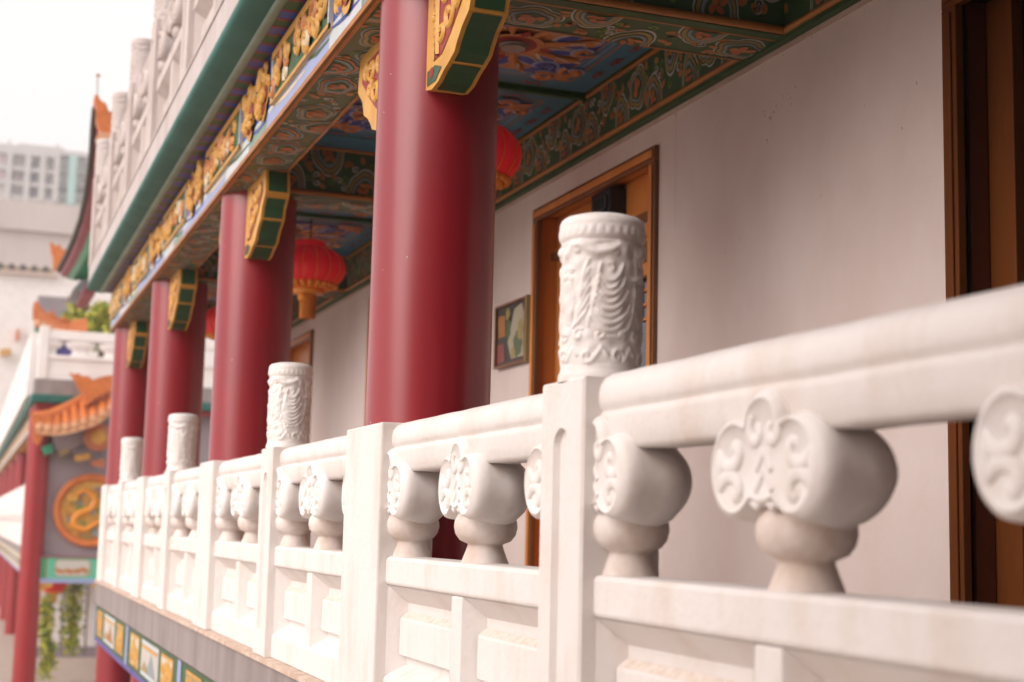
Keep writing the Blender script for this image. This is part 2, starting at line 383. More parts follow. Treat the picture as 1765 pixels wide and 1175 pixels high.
def baluster_mesh():
    b=MB(); c,R=head_outline(); n=len(R)
    el=lambda ry,rz:[ry*rz/math.hypot(rz*math.cos(2*PI*q/n),ry*math.sin(2*PI*q/n)) for q in range(n)]
    def mixr(A,B,t): return [a*(1-t)+b_*t for a,b_ in zip(A,B)]
    E1,E2=el(.150,.090),el(.156,.086)
    secs=[(-.006,[r*.86 for r in R]),(-.001,[r*.935 for r in R]),(.006,[r*.98 for r in R]),(.015,R),(.030,mixr([r*1.015 for r in R],E1,.2)),(.048,mixr(R,E1,.6)),(.070,E2),(.095,el(.155,.084)),(.116,el(.145,.076)),(.132,el(.125,.062)),(.141,el(.10,.046)),(.144,el(.07,.03))]
    vs=[]; 
    for k_,(x,rr) in enumerate(secs):
        dz=-.010*min(1,max(0,(x-.02)/.06))
        for i in range(n):
            t=2*PI*i/n; vs.append((x,c[0]+math.cos(t)*rr[i],c[1]+dz+math.sin(t)*rr[i]))
    k=len(secs)
    b.add(vs,[(i*n+j,i*n+(j+1)%n,(i+1)*n+(j+1)%n,(i+1)*n+j) for i in range(k-1) for j in range(n)],'white_carving',True)
    rin=[(.001,c[0]+math.cos(2*PI*i/n)*R[i]*.80,c[1]+math.sin(2*PI*i/n)*R[i]*.80) for i in range(n)]
    b.add(vs[:n]+rin+[(.001,*c)],[(j,(j+1)%n,n+(j+1)%n,n+j) for j in range(n)]+[(2*n,n+j,n+(j+1)%n) for j in range(n)],'white_carving',True)
    b.add(vs[(k-1)*n:],[tuple(range(n))],'white_carving',True)
    def T(P2,r,fl=.55):
        q=len(b.v); b.tube([(.002,y,z) for y,z in P2],r,'white_carving',10)
        for i in range(q,len(b.v)): v=b.v[i]; b.v[i]=(.002+(v[0]-.002)*fl,v[1],v[2])
    for sg in(1,-1):                                              # bold double scrolls carved on the face
        up=[(sg*(.076+.001*i+(.007+.0018*i)*math.cos(a)*.9),.116+(.006+.0014*i)*math.sin(a)) for i in range(15) for a in[-PI*1.9+PI*1.9*i/14]]
        dn=[(y,.170-z+.010) for y,z in up]; mid=[(sg*.123,.104),(sg*.1245,.092),(sg*.123,.078)]
        C=up+mid+dn[::-1]; T(C,[.0125*min(1,.45+.09*min(i,len(C)-1-i)) for i in range(len(C))])
        sp=[(sg*(.020+(.005+.0013*i)*math.cos(a)),.146+(.005+.0016*i)*math.sin(a)) for i in range(14) for a in[-PI*1.5+PI*1.9*i/13]]
        T(sp,[.010*min(1,.5+.09*i) for i in range(14)])
        T([(0,.118),(sg*.012,.100),(sg*.020,.090)],.0065,.7); T([(0,.090),(sg*.014,.070),(sg*.022,.062)],.0065,.7)
        T([(sg*.004,.050),(sg*.020,.040),(sg*.032,.046)],.006,.7)
    b.lathe([(.055,-.078),(.052,-.070),(.045,-.052),(.040,-.038),(.039,-.032),(.044,-.0295),(.057,-.024),(.067,-.011),(.0708,.005),(.0695,.019),(.062,.034),(.048,.044)],(.070,0,0),'stained_carving',40)
    return b.mesh('baluster')
ME_WIDE,ME_NARROW,ME_FIN,ME_BAL=post_mesh(.185,False),post_mesh(.098,True),finial_mesh(),baluster_mesh()
RAILP=[(0.048, 0.142), (0.042, 0.15), (0.0365, 0.17), (0.033, 0.192), (0.033, 0.199), (0.0355, 0.203), (0.036, 0.206), (0.031, 0.211), (0.0285, 0.222), (0.029, 0.236), (0.033, 0.249), (0.042, 0.26), (0.056, 0.268), (0.07, 0.2715), (0.084, 0.2715), (0.098, 0.268), (0.112, 0.26), (0.121, 0.249), (0.125, 0.236), (0.1255, 0.222), (0.123, 0.211), (0.118, 0.206), (0.1185, 0.203), (0.121, 0.199), (0.121, 0.192), (0.1175, 0.17), (0.112, 0.15), (0.106, 0.142)]
def bay_rail(y0,y1):
    b=MB(); n=max(2,int((y1-y0)/.06)); k=len(RAILP); rng=random.Random(int(y0*100)); vs=[]
    for i in range(n+1):
        y=y0+(y1-y0)*i/n; w=[rng.uniform(-.0009,.0009) for _ in range(2)]
        tt=1.075 if y0<2 else 1.02; vs+=[(x+w[0],y,.142+(z-.142)*tt+w[1]) for x,z in RAILP]     # the near rail is cast a little thicker
    b.add(vs,[(i*k+j,i*k+(j+1)%k,(i+1)*k+(j+1)%k,(i+1)*k+j) for i in range(n) for j in range(k)],'white_plaster',True)
    b.add(vs,[tuple(range(k)),tuple(range(n*k,n*k+k))],'white_plaster'); return b
def bay_panel(y0,y1):
    b=MB(); W_='white_plaster'; ym=(y0+y1)/2
    b.prism([(.032,-.146),(.026,-.140),(.026,-.082),(.032,-.073),(.125,-.073),(.125,-.146)],'y',y0,y1,W_)       # middle rail
    BK=.082
    b.box(BK,.125,y0,y1,-.400,-.146,W_)                                                                        # back plate
    b.box(.031,BK,ym-.038,ym+.038,-.400,-.1465,W_)                                                             # mullion
    b.prism([(.028,-.455),(.028,-.380),(.040,-.368),(BK,-.345),(.125,-.345),(.125,-.455)],'y',y0,y1,W_)       # sill
    for a,c in((y0,ym-.038),(ym+.038,y1)):
        m=.022
        b.prism([(BK,-.322),(.064,-.322),(.062,-.318),(.062,-.232),(.064,-.226),(BK,-.212)],'y',a+m,c-m,W_)    # raised block with a worn sloping top
        b.add([(.0645,a+m+.004,-.2248),(.0645,c-m-.004,-.2248),(BK-.001,c-m-.004,-.2118),(BK-.001,a+m+.004,-.2118)],[(0,1,2,3)],'wood_grain_dirt')
        for y,s_ in((a,1),(c,-1)): b.add([(.032,y,-.372),(.032,y,-.146),(BK,y+s_*.024,-.190),(BK,y+s_*.024,-.350)],[(0,1,2,3)],W_)   # splayed lining
        b.add([(.0325,a,-.146),(.0325,c,-.146),(BK,c-.024,-.190),(BK,a+.024,-.190)],[(0,1,2,3)],W_)
    return b
_vr=random.Random(77)
def _vary(o):                                                    # hand cast pieces are never quite alike
    o.rotation_euler[2]=_vr.uniform(-.05,.05); o.rotation_euler[0]=_vr.uniform(-.012,.012); o.scale=(1,_vr.uniform(.975,1.025),1)
    return o
def weather(me):
    k=me.copy()
    for i in range(len(k.materials)): k.materials[i]=M['weathered_plaster']
    return k
def balustrade(xf,dz,posts,label,finial_on='n',old=False):
    w=weather if old else (lambda m:m); WIDE,NARROW,FIN,BAL=[w(m) for m in(ME_WIDE,ME_NARROW,ME_FIN,ME_BAL)]
    root=thing('balustrade',(xf,posts[0][0],dz-.455),label,'balustrade')
    prev=None
    for y,k in posts:
        hw=.185 if k=='w' else .098
        p=obj('post',None,root,(xf,y,dz),.006 if k=='w' else 0,WIDE if k=='w' else NARROW)
        if k in finial_on:
            f=obj('carved_finial',None,p,(xf+.075,y,dz+.2690),0,FIN); f.rotation_euler[2]=-2.25+random.uniform(-.12,.12)
        if prev:
            a,c=prev,y-hw; ym=(a+c)/2
            r=put('handrail',w(bay_rail(a,c).mesh('handrail',(0,a,0))),(xf,a,dz),root)
            q=put('base_panel',w(bay_panel(a,c).mesh('base_panel',(0,a,0))),(xf,a,dz),root); bev(q,.004)
            for yy in(a,ym,c): _vary(put('baluster',BAL,(xf+.024,yy+(.006 if yy==c else -.006 if yy==a else 0),dz),root))
        prev=y+hw
    return root
balustrade(XF,0,POSTS,'white carved balustrade running along the open side of the red columned gallery')
UPP=[(y,'n') for y,k in POSTS]
balustrade(.80,2.45,[(y+(.16 if i==len(UPP)-1 else .0),k) for i,(y,k) in enumerate(UPP)],'white balustrade of the upper storey above the green eave moulding',old=True)
# ================================================================ gallery building
GB=thing('gallery_building',(XF,YE,GZ),'two storey temple gallery with a white wall, painted beams and painted ceiling','building')
DOORS=[(-1.0,.19),(1.73,2.935),(4.566,5.763),(7.31,8.50),(10.06,11.2)]; DT=1.376
# wall with openings
b=MB(); y=-2.2
for a,c in DOORS: b.box(XW,XW+.12,y,a,-.47,DT,'wall_plaster'); y=c
b.box(XW,XW+.12,y,YE,-.47,DT,'wall_plaster'); b.box(XW,XW+.12,-2.2,YE,DT,ZC+.05,'wall_plaster')
b.box(XW,4.5,YE-.001,YE+.11,GZ,4.2,'wall_plaster')
b.box(XW-.008,XW,-2.2,YE-.02,1.462,1.476,'pale_trim')           # thin plaster line under the frieze
rng=random.Random(5)
P=Paint(lambda u,v,h:(XW-.0006-h,u,v),b); P.rect(4.435,4.4375,1.05,1.458,'pale_trim',0)
for k in range(44):                                             # scuffs and chips on the plaster
    yy,zz=rng.choice([(rng.uniform(3.0,4.4),rng.uniform(.9,1.40)),(rng.uniform(3.0,4.5),1.455-rng.random()**2*.04),(rng.gauss(3.75,.06),rng.gauss(1.30,.018)),(rng.gauss(3.75,.06),rng.gauss(1.30,.018)),(rng.gauss(3.80,.03),rng.gauss(1.20,.012))]); s=rng.uniform(.0012,.0042)
    P=Paint(lambda u,v,h:(XW-.0006-h,u,v),b); P.ell(yy,zz,s*rng.uniform(.6,2),s*.7,'scuff',0,rng.random()*3,8)
obj('wall',b,GB)
# floor, ceiling slab, lower storey
b=MB(); b.box(XF+.02,XW+.12,-2.2,YE-.02,-.62,-.47,'floor_tile'); obj('floor',b,GB)
b=MB(); b.box(XF-.0,XF+.3,-2.2,YE,-.635,-.458,'grey_slab'); b.box(XF-.012,XF+.2,-2.2,YE-.003,-.470,-.4555,'dirty_ledge'); obj('slab_edge',b,GB)
b=MB(); b.box(1.21,4.5,-2.2,YE-.01,ZC+.05,1.99,'white_fascia'); obj('upper_floor',b,GB)
b=MB(); b.box(XW,4.5,1.2,3.5,-.47,-.46,'unlit_black'); b.box(3.6,3.7,1.2,3.5,-.46,ZC,'unlit_black'); b.box(XW+.12,3.6,1.1,1.2,-.46,ZC,'unlit_black'); b.box(XW+.12,3.6,3.5,3.6,-.46,ZC,'unlit_black'); obj('room_interior',b,GB)
b=MB(); b.box(1.9,2.0,-2.2,YE,GZ,-.62,'gate_wall'); obj('lower_wall',b,GB)
# lower frieze with painted pictures
b=MB(); ZL0,ZL1=-.915,-.635; b.box(XF+.012,XF+.16,-2.2,YE,ZL0,ZL1,'mid_green'); P=Paint(lambda u,v,h:(XF+.012-h,u,v),b)
P.rect(-2.2,YE,ZL0,ZL0+.035,'violet_paint',.002); P.rect(YE-.06,YE,ZL0,ZL1,'sky_paint',.003); rng=random.Random(2)
b.box(XF+.004,XF+.012,-2.2,YE,ZL1-.01,ZL1,'black_paint')
u=YE-.07; k=0
while u>3:
    w=2.2; P.rect(u-w,u,ZL0+.04,ZL1-.012,'mid_green',.0015)
    for a,c in((u-.60,u-.14),(u-w+.14,u-w+.60)):
        P.rect(a,c,ZL0+.06,ZL1-.035,'gold_paint',.003); P.rect(a+.015,c-.015,ZL0+.075,ZL1-.05,'cream_paint' if k%2 else 'tan_paint',.004)
        for q in range(20): P.ribbon(spiral(rng.uniform(a+.05,c-.05),rng.uniform(ZL0+.095,ZL1-.075),.035,1.2,rng.random()*6),.020,'gold_paint',.0055,.003)
    a,c=u-w+.74,u-.74; P.rect(a-.04,c+.02,ZL0+.055,ZL1-.03,'pale_paint',.003); P.rect(a,c,ZL0+.075,ZL1-.05,'white_paint',.004)
    P.rect(a,c,ZL1-.075,ZL1-.055,'gold_paint',.005)
    P.fill([(a+.05,ZL0+.08),(a+.26,ZL0+.205),(a+.34,ZL0+.15),(a+.52,ZL0+.08)],'ochre_paint' if k%2==0 else 'slate_paint',.005)
    P.fill([(a+.34,ZL0+.08),(a+.55,ZL0+.14),(c-.01,ZL0+.08)],'tan_paint',.006)
    P.rect(u-w-.14,u-w-.02,ZL0+.03,ZL1-.012,'sky_paint',.004); u-=w+.16; k+=1
obj('lower_frieze',b,GB)
# eave beam: soffit, outer face, blue band, gilded carving
b=MB(); X0,X1,ZT=1.0,1.195,1.80; b.box(X0,X1,-2.2,YE,ZB,ZC+.10,'olive_paint')
P=Paint(lambda u,v,h:(v,u,ZB-.0006-h),b)
P.rect(-2.2,YE,X0,X0+.016,'ochre_paint',.004); P.rect(-2.2,YE,X1-.013,X1,'ochre_paint',.004)
rng=random.Random(11); u=YE-.15; bb=[BANDS2,[('slate_paint',1),('dark_green',.9),('tan_paint',.84),('slate_paint',.70),('dark_green',.64),('orange_paint',.5),('dark_green',.38)]]
while u>2.6:
    k=rng.random(); xm=(X0+X1)/2+.002; hv=.076
    if k<.42: cloud(P,u,xm+rng.uniform(-.006,.006),.118,.074,rng,0,5,bb[rng.randrange(2)],seg=40); step=.21
    elif k<.75: arches(P,u,X0+.02,.105,.115,rng,bb[0]); arches(P,u-.15,X1-.016,.105,-.115,rng,bb[1]); step=.33
    else:
        for q in range(7): small(P,u-rng.uniform(-.05,.1),X0+.03+.13*rng.random(),.034,rng)
        step=.15
    for q in range(11): small(P,u-step*.5+rng.uniform(-.07,.07),X0+.025+.145*q/10,.024,rng)
    u-=step
b.box(X0-.008,X0,-2.2,YE,ZB,ZB+.018,'ochre_paint')
P=Paint(lambda u,v,h:(X0-.0006-h,u,v),b)
P.rect(-2.2,YE,ZB+.018,ZB+.10,'pale_paint',.001)
u=YE; k=0
while u>2.5:                                                    # faded blue and green stretches of the band
    w=rng.uniform(.3,.8); P.rect(u-w,u,ZB+.022,ZB+.055+.03*rng.random(),('sky_paint','pale_paint','teal_light','sky_paint')[k%4],.002)
    P.ribbon([(u-w,ZB+.06),(u-w*.5,ZB+.065),(u-w*.1,ZB+.085)],.016,('mid_green','blue_paint','cream_paint')[k%3],.003); u-=w; k+=1
P.rect(-2.2,YE,ZB+.10,ZT,'blue_paint',.001)
u=YE-.03; k=0
while u>2.4:
    if k%2==0:                                                  # long framed panel of gilt scrolls
        w=.95; a,c=u-w,u; z0,z1=ZB+.085,ZT-.022
        b.box(X0-.010,X0-.001,a,c,z0,z1,'cream_paint'); P2=Paint(lambda u,v,h:(X0-.0106-h,u,v),b); P2.rect(a+.02,c-.02,z0+.02,z1-.02,'mid_green',.0)
        for (e,f,g_,h_) in((a,c,z1-.03,z1),(a,c,z0,z0+.014)): b.box(X0-.018,X0-.010,e,f,g_,h_,'gold_paint')
        for e in(a,c-.016): b.box(X0-.017,X0-.010,e,e+.016,z0,z1,'pale_paint')
        for q in range(30):
            uu,vv=rng.uniform(a+.05,c-.05),rng.uniform(z0+.045,z1-.06); P2.ribbon(spiral(uu,vv,rng.uniform(.03,.05),rng.uniform(.8,1.3),rng.random()*6,rng.choice((1,-1))),.026,rng.choice(('gold_paint','gold_paint','gold_paint','orange_paint','cream_paint')),.001+.0004*q,.010)
        u-=w+.03
    else:                                                       # carved gilt group standing proud of a red and blue ground
        w=.62; a,c=u-w,u; z0,z1=ZB+.075,ZT-.02
        P.rect(a,c,ZB+.10,ZT,'blue_paint',.0016); 
        P2=Paint(lambda u,v,h:(X0-.006-h,u,v),b)
        for (cu,wv) in((a+.15,.12),(a+.45,.14)):
            P2.lobed(cu,(z0+z1)/2,wv,(z1-z0)*.52,'gold_paint',.006,4,PI/4,.22,40); P2.lobed(cu,(z0+z1)/2,wv*.8,(z1-z0)*.40,'ornament_red',.009,4,PI/4,.2,40)
            for q in range(12): P2.ribbon(spiral(cu+rng.uniform(-wv*.6,wv*.6),(z0+z1)/2+rng.uniform(-.075,.075),rng.uniform(.02,.042),1.1,rng.random()*6,rng.choice((1,-1))),.024,'gold_paint',.010+.0004*q,.012)
        for q in range(12): P2.ribbon(spiral(rng.uniform(a+.03,c-.03),rng.uniform(z0+.04,z1-.02),rng.uniform(.02,.04),1.,rng.random()*6,rng.choice((1,-1))),.022,'gold_paint',.004,.010)
        u-=w+.02
    k+=1
obj('eave_beam',b,GB)
# soffit of small painted rafters, green moulding, white fascia
b=MB(); b.box(.926,X0+.02,-2.2,YE,ZT,ZC+.12,'violet_paint'); P=Paint(lambda u,v,h:(v,u,ZT-.0006-h),b)
u=YE; rng=random.Random(4); k=0
P.rect(-2.2,YE,X0-.012,X0-.0,'blue_paint',.004)
while u>2.2:
    w=rng.uniform(.07,.10); P.rect(u-w,u,.92,X0-.010,('mid_green','violet_paint','bracket_green','blue_paint')[k%4],.002); P.rect(u-w-.018,u-w,.92,X0-.008,'ornament_red',.003); u-=w+.018; k+=1
obj('rafter_soffit',b,GB)
b=MB(); b.prism([(.925,1.800),(.924,1.83),(.80,1.86),(.796,1.840),(.797,1.828),(.806,1.819),(.83,1.810),(.86,1.803),(.89,1.799),(.915,1.797)],'y',-2.2,YE+.03,'teal_paint',smooth=True)
b.prism([(.930,1.797),(.930,1.81),(.90,1.81),(.890,1.797),(.905,1.794),(.925,1.794)],'y',-2.2,YE+.02,'teal_light',smooth=True); obj('eave_moulding',b,GB)
b=MB(); b.box(.803,.99,-2.2,YE+.02,1.826,1.988,'white_fascia'); b.box(.797,.99,-2.2,YE+.03,1.9885,2.003,'white_fascia'); obj('upper_fascia',b,GB,None,.004)
# cross beams
def cross_beam(y0,y1,seed):
    b=MB(); x0,x1=X1,XW; b.box(x0,x1,y0,y1,ZB,ZC+.02,'dark_green')
    P=Paint(lambda u,v,h:(u,v,ZB-.0006-h),b); frieze(P,x0,x1,y0+.052,y1-.008,seed,'dark_green',.31)
    P.rect(x0,x1,y0+.042,y0+.052,'ochre_paint',.003); P.rect(x0,x1,y1-.01,y1,'ochre_paint',.003); P.rect(x0,x1,y0,y0+.042,'mid_green',.002)
    b.tube([(x0,y0-.006,ZB+.012),(x1,y0-.006,ZB+.012)],.013,'ochre_paint',8)
    P=Paint(lambda u,v,h:(u,y0-.0006-h,v),b); frieze(P,x0,x1,ZB+.024,ZC-.012,seed+1,'dark_green',.34,BANDS,False)
    b.tube([(x0,y0-.006,ZC-.006),(x1,y0-.006,ZC-.006)],.010,'ochre_paint',8)
    P=Paint(lambda u,v,h:(u,y1+.0006+h,v),b); P.rect(x0,x1,ZB,ZC,'dark_green',.001)
    return obj('cross_beam',b,GB)
for i,c in enumerate(COLS): cross_beam(c-.175,c+.085,20+3*i)
# wall frieze
b=MB(); XB=XW-.030; b.box(XB,XW,-2.2,YE-.02,ZB-.012,ZC+.02,'dark_green'); P=Paint(lambda u,v,h:(XB-.0006-h,u,v),b)
for i in range(len(COLS)):
    a=COLS[i]+.09; c=(COLS[i+1] if i+1<len(COLS) else YE)-.18
    if c>a: frieze(P,a,c,ZB+.022,ZC-.014,50+i,'dark_green',.265)
P.rect(-2.2,YE-.02,ZB-.012,ZB+.004,'mid_green',.002)
b.tube([(XB-.004,-2.2,ZB+.012),(XB-.004,YE-.03,ZB+.012)],.011,'ochre_paint',8); b.tube([(XB-.003,-2.2,ZC-.010),(XB-.003,YE-.03,ZC-.010)],.010,'ochre_paint',8)
obj('wall_frieze',b,GB)
# ceiling coffers
def coffer(y0,y1,lamp,seed):
    b=MB(); x0,x1=X1+.0,XB; b.box(x0,x1,y0,y1,ZC,ZC+.04,'teal_border'); P=Paint(lambda u,v,h:(u,v,ZC-.0008-h),b); rng=random.Random(seed)
    P.rect(x0,x1,y0,y1,'teal_border',0); sq=min(y1-y0,x1-x0)
    if lamp: y0=y1-sq
    else: y1=y0+sq
    hx,hy=(x1-x0)/2,(y1-y0)/2; cx,cy=(x0+x1)/2,(y0+y1)/2
    P.rect(x0,x1,y0,y1,'mid_green',.0005)
    for k,(ins,m) in enumerate([(.022,'teal_border'),(.125,'ochre_paint'),(.135,'teal_border'),(.155,'sky_paint'),(.162,'teal_border'),(.185,'ochre_paint'),(.193,'blue_paint')]):
        P.rect(cx-hx+ins,cx+hx-ins,cy-hy+ins,cy+hy-ins,m,.001*(k+1))
    h=.009
    for (ax,sg) in(('x',1),('x',-1),('y',1),('y',-1)):           # red scribble scrolls in the border
        L=hy if ax=='x' else hx; t=-.32
        while t<.34:
            p=[(t+.012*i,.012*math.sin(i*1.7+t*9)) for i in range(9)]
            q=[((cx+sg*(hx-.075)+v),cy+u) if ax=='x' else (cx+u,cy+sg*(hy-.075)+v) for u,v in p]; P.ribbon(q,.016,'ornament_red',h); t+=.17
    def pol(r,a): return (cx+r*math.cos(a),cy+r*math.sin(a))
    P.lobed(cx,cy,.325,.325,'sky_paint',h,8,0,.26,96); P.lobed(cx,cy,.312,.312,'orange_paint',h+.002,8,0,.26,96)
    for q in range(8):                                            # gilt scroll flower with blue pockets edged in white
        A=q*PI/4+PI/8
        for sg in(1,-1):
            u,v=pol(.205,A+sg*.20); P.ell(u,v,.070,.034,'white_paint',h+.004,A+sg*.5,20); P.ell(u+.004,v,.056,.022,'blue_paint',h+.006,A+sg*.5,20)
        B=A+PI/8; u,v=pol(.275,B)
        P.ribbon(spiral(u,v,.050,1.15,B,1 if q%2 else -1),.044,'sky_paint',h+.008,.002); P.ribbon(spiral(u,v,.046,1.1,B,1 if q%2 else -1),.026,'ochre_paint' if q%2 else 'blue_paint',h+.011,.003)
        P.ribbon([pol(.10,A),pol(.17,A+.05),pol(.24,A),pol(.31,A-.08)],.040,'orange_paint',h+.009,.010)
        P.ribbon([pol(.20,A-.06),pol(.27,A-.03),pol(.31,A-.10)],.014,'white_paint',h+.016,.002)
    for q in range(4):
        A=q*PI/2+PI/4
        for sg in(1,-1):
            u,v=pol(.40,A+sg*.16); P.ribbon(spiral(u,v,.055,1.15,A+PI,sg),.046,'sky_paint',h+.002,.002); P.ribbon(spiral(u,v,.052,1.1,A+PI,sg),.030,'orange_paint',h+.005,.008)
        P.ell(*pol(.435,A),.05,.028,'orange_paint',h+.004,A); P.ell(*pol(.125,A-PI/4),.026,.016,'ornament_red',h+.020,A-PI/4)
    P.ell(cx,cy,.112,.112,'orange_paint',h+.016,0,32); P.ell(cx,cy,.085,.085,'ornament_red',h+.018,0,32); P.ell(cx,cy,.062,.062,'dark_wood',h+.020,0,24)
    o=obj('ceiling_panel',b,GB)
    if lamp:
        d=MB(); d.lathe([(.044,0),(.044,.010),(.05,.012),(.05,.016),(.001,.016)],(cx,cy,ZC-h-.033),'lamp_grey',28); obj('downlight',d,o)
    return o
for i in range(len(COLS)):
    a=(COLS[i]+.085); c=(COLS[i+1] if i+1<len(COLS) else YE)-.175
    if c-a<.5: continue
    m=(a+c)/2; coffer(a,m-.012,True,90+i); coffer(m+.012,c,False,99+i)
    d=MB(); d.box(X1,XB,m-.012,m+.012,ZC-.022,ZC,'mid_green'); obj('ceiling_batten',d,GB)
d=MB(); d.box(X1,XB,-2.2,COLS[0]-.175,ZC,ZC+.04,'teal_border'); obj('ceiling_panel',d,GB)
# ================================================================ red columns with gilt brackets
def bracket_mb(sg):
    """sg=-1 reaches towards the viewer along the beam, +1 away"""
    b=MB(); x0,x1=1.093-1.177,1.196-1.177; G='gold_paint'
    pr=[(.16,ZB-.001),(.585,ZB-.001),(.60,1.385),(.585,1.372),(.535,1.335),(.52,1.30),(.515,1.288),(.46,1.262),(.425,1.235),(.405,1.214),(.36,1.20),(.32,1.190),(.27,1.172),(.215,1.166),(.16,1.178)]
    pr=[(sg*a,z) for a,z in pr]
    b.prism([(y,z) for y,z in pr],'x',x0,x1,G)
    # green fields on the stepped underside
    path=pr[1:]; segs=[(0,1),(2,4),(6,8),(9,13)] if sg else []
    for i0,i1 in((0,1),(2,5),(5,9),(9,12)):
        pts=path[i0:i1+1]; n=len(pts)
        cyc=(sum(p[0] for p in pr)/len(pr),1.36)
        vs=[]
        for k,(y,z) in enumerate(pts):
            nx=[0,0]
            a=pts[max(0,k-1)]; c=pts[min(n-1,k+1)]; dy,dz=c[0]-a[0],c[1]-a[1]; L=math.hypot(dy,dz) or 1; ny,nz=dz/L,-dy/L
            if (ny*(y-cyc[0])+nz*(z-cyc[1]))<0: ny,nz=-ny,-nz
            ty,tz=(dy/L*.007,dz/L*.007) if k==0 else ((-dy/L*.007,-dz/L*.007) if k==n-1 else (0,0))
            vs+= [(x0+.012,y+ny*.0018+ty,z+nz*.0018+tz),(x1-.012,y+ny*.0018+ty,z+nz*.0018+tz)]
        b.add(vs,[(2*k,2*k+1,2*k+3,2*k+2) for k in range(n-1)],'bracket_green')
    # side panel: red field, gilt scrolls, green toe
    for xs,dr in((x0,-1),(x1,1)):
        P=Paint(lambda u,v,h:(xs+dr*(.0008+h),sg*u,v),b)
        P.fill([(.215,ZB-.04),(.53,ZB-.04),(.545,1.40),(.49,1.36),(.44,1.32),(.37,1.275),(.30,1.24),(.225,1.24)],'ornament_red',.001)
        P.fill([(.175,1.225),(.245,1.225),(.30,1.205),(.25,1.180),(.175,1.185)],'bracket_green',.001); P.ell(.215,1.212,.018,.014,'ornament_red',.002)
        rg=random.Random(3)
        P.ribbon([(.262,ZB-.05),(.262,1.35),(.27,1.245)],.022,'gold_paint',.002,.008,.8)
        for (u,v,r,a,s_) in((.33,1.41,.045,2,1),(.42,1.41,.04,0,-1),(.48,1.42,.03,4,1),(.36,1.33,.045,1,-1),(.30,1.30,.03,3,1),(.235,1.36,.012,0,1),(.43,1.35,.03,2,1)):
            P.ribbon(spiral(u,v,r,1.2,a,s_),.022,'gold_paint',.002,.008)
        for k in range(9): P.ell(.235,1.25+.022*k,.007,.011,'gold_paint',.003)
    return b
ZG=-.47; GRC='red columns along the gallery'
def column(o,z0,z1,label,me,brs,group):
    r=tag(put('column',me,o),label,'column',group)
    for bm in brs: put('bracket',bm,(o[0],o[1],0),r)
    return r
cb=MB(); cb.lathe([(.1715,ZG),(.1705,ZB-.002)],(0,0,0),'red_lacquer',96); rng=random.Random(1); Q=Paint(lambda u,v,h:((.1712+h)*math.cos(u/.171),(.1712+h)*math.sin(u/.171),v),cb)
for k in range(7): Q.ell(.171*rng.uniform(PI,1.55*PI),rng.uniform(.25,1.3),.001+.0012*rng.random(),.0015+.002*rng.random(),'white_paint',.0002,0,7)
MEC=cb.mesh('column')
MBR=[bracket_mb(-1).mesh('bracket'),bracket_mb(1).mesh('bracket')]
LBC=['red column nearest the viewer beyond the right edge of the picture','thick glossy red column behind the wide plain post left of the wooden door, largest in the picture',
 'second red column, with a red lantern hanging to its right','third red column from the front, between two carved post finials','last red column of the gallery, at its far end']
for i,c in enumerate(COLS):
    column((1.182,c,0),ZG,ZB,LBC[i],MEC,MBR,GRC)
cb=MB(); cb.lathe([(.16,GZ),(.16,-.62)],(0,0,0),'red_lacquer',40); MEL=cb.mesh('lower_column')
for i,c in enumerate(COLS[2:]): tag(put('column',MEL,(1.177,c+.04,0)),'red ground floor column under the far corner of the gallery' if i==2 else 'red ground floor column under the painted frieze','column','ground floor columns of the gallery')
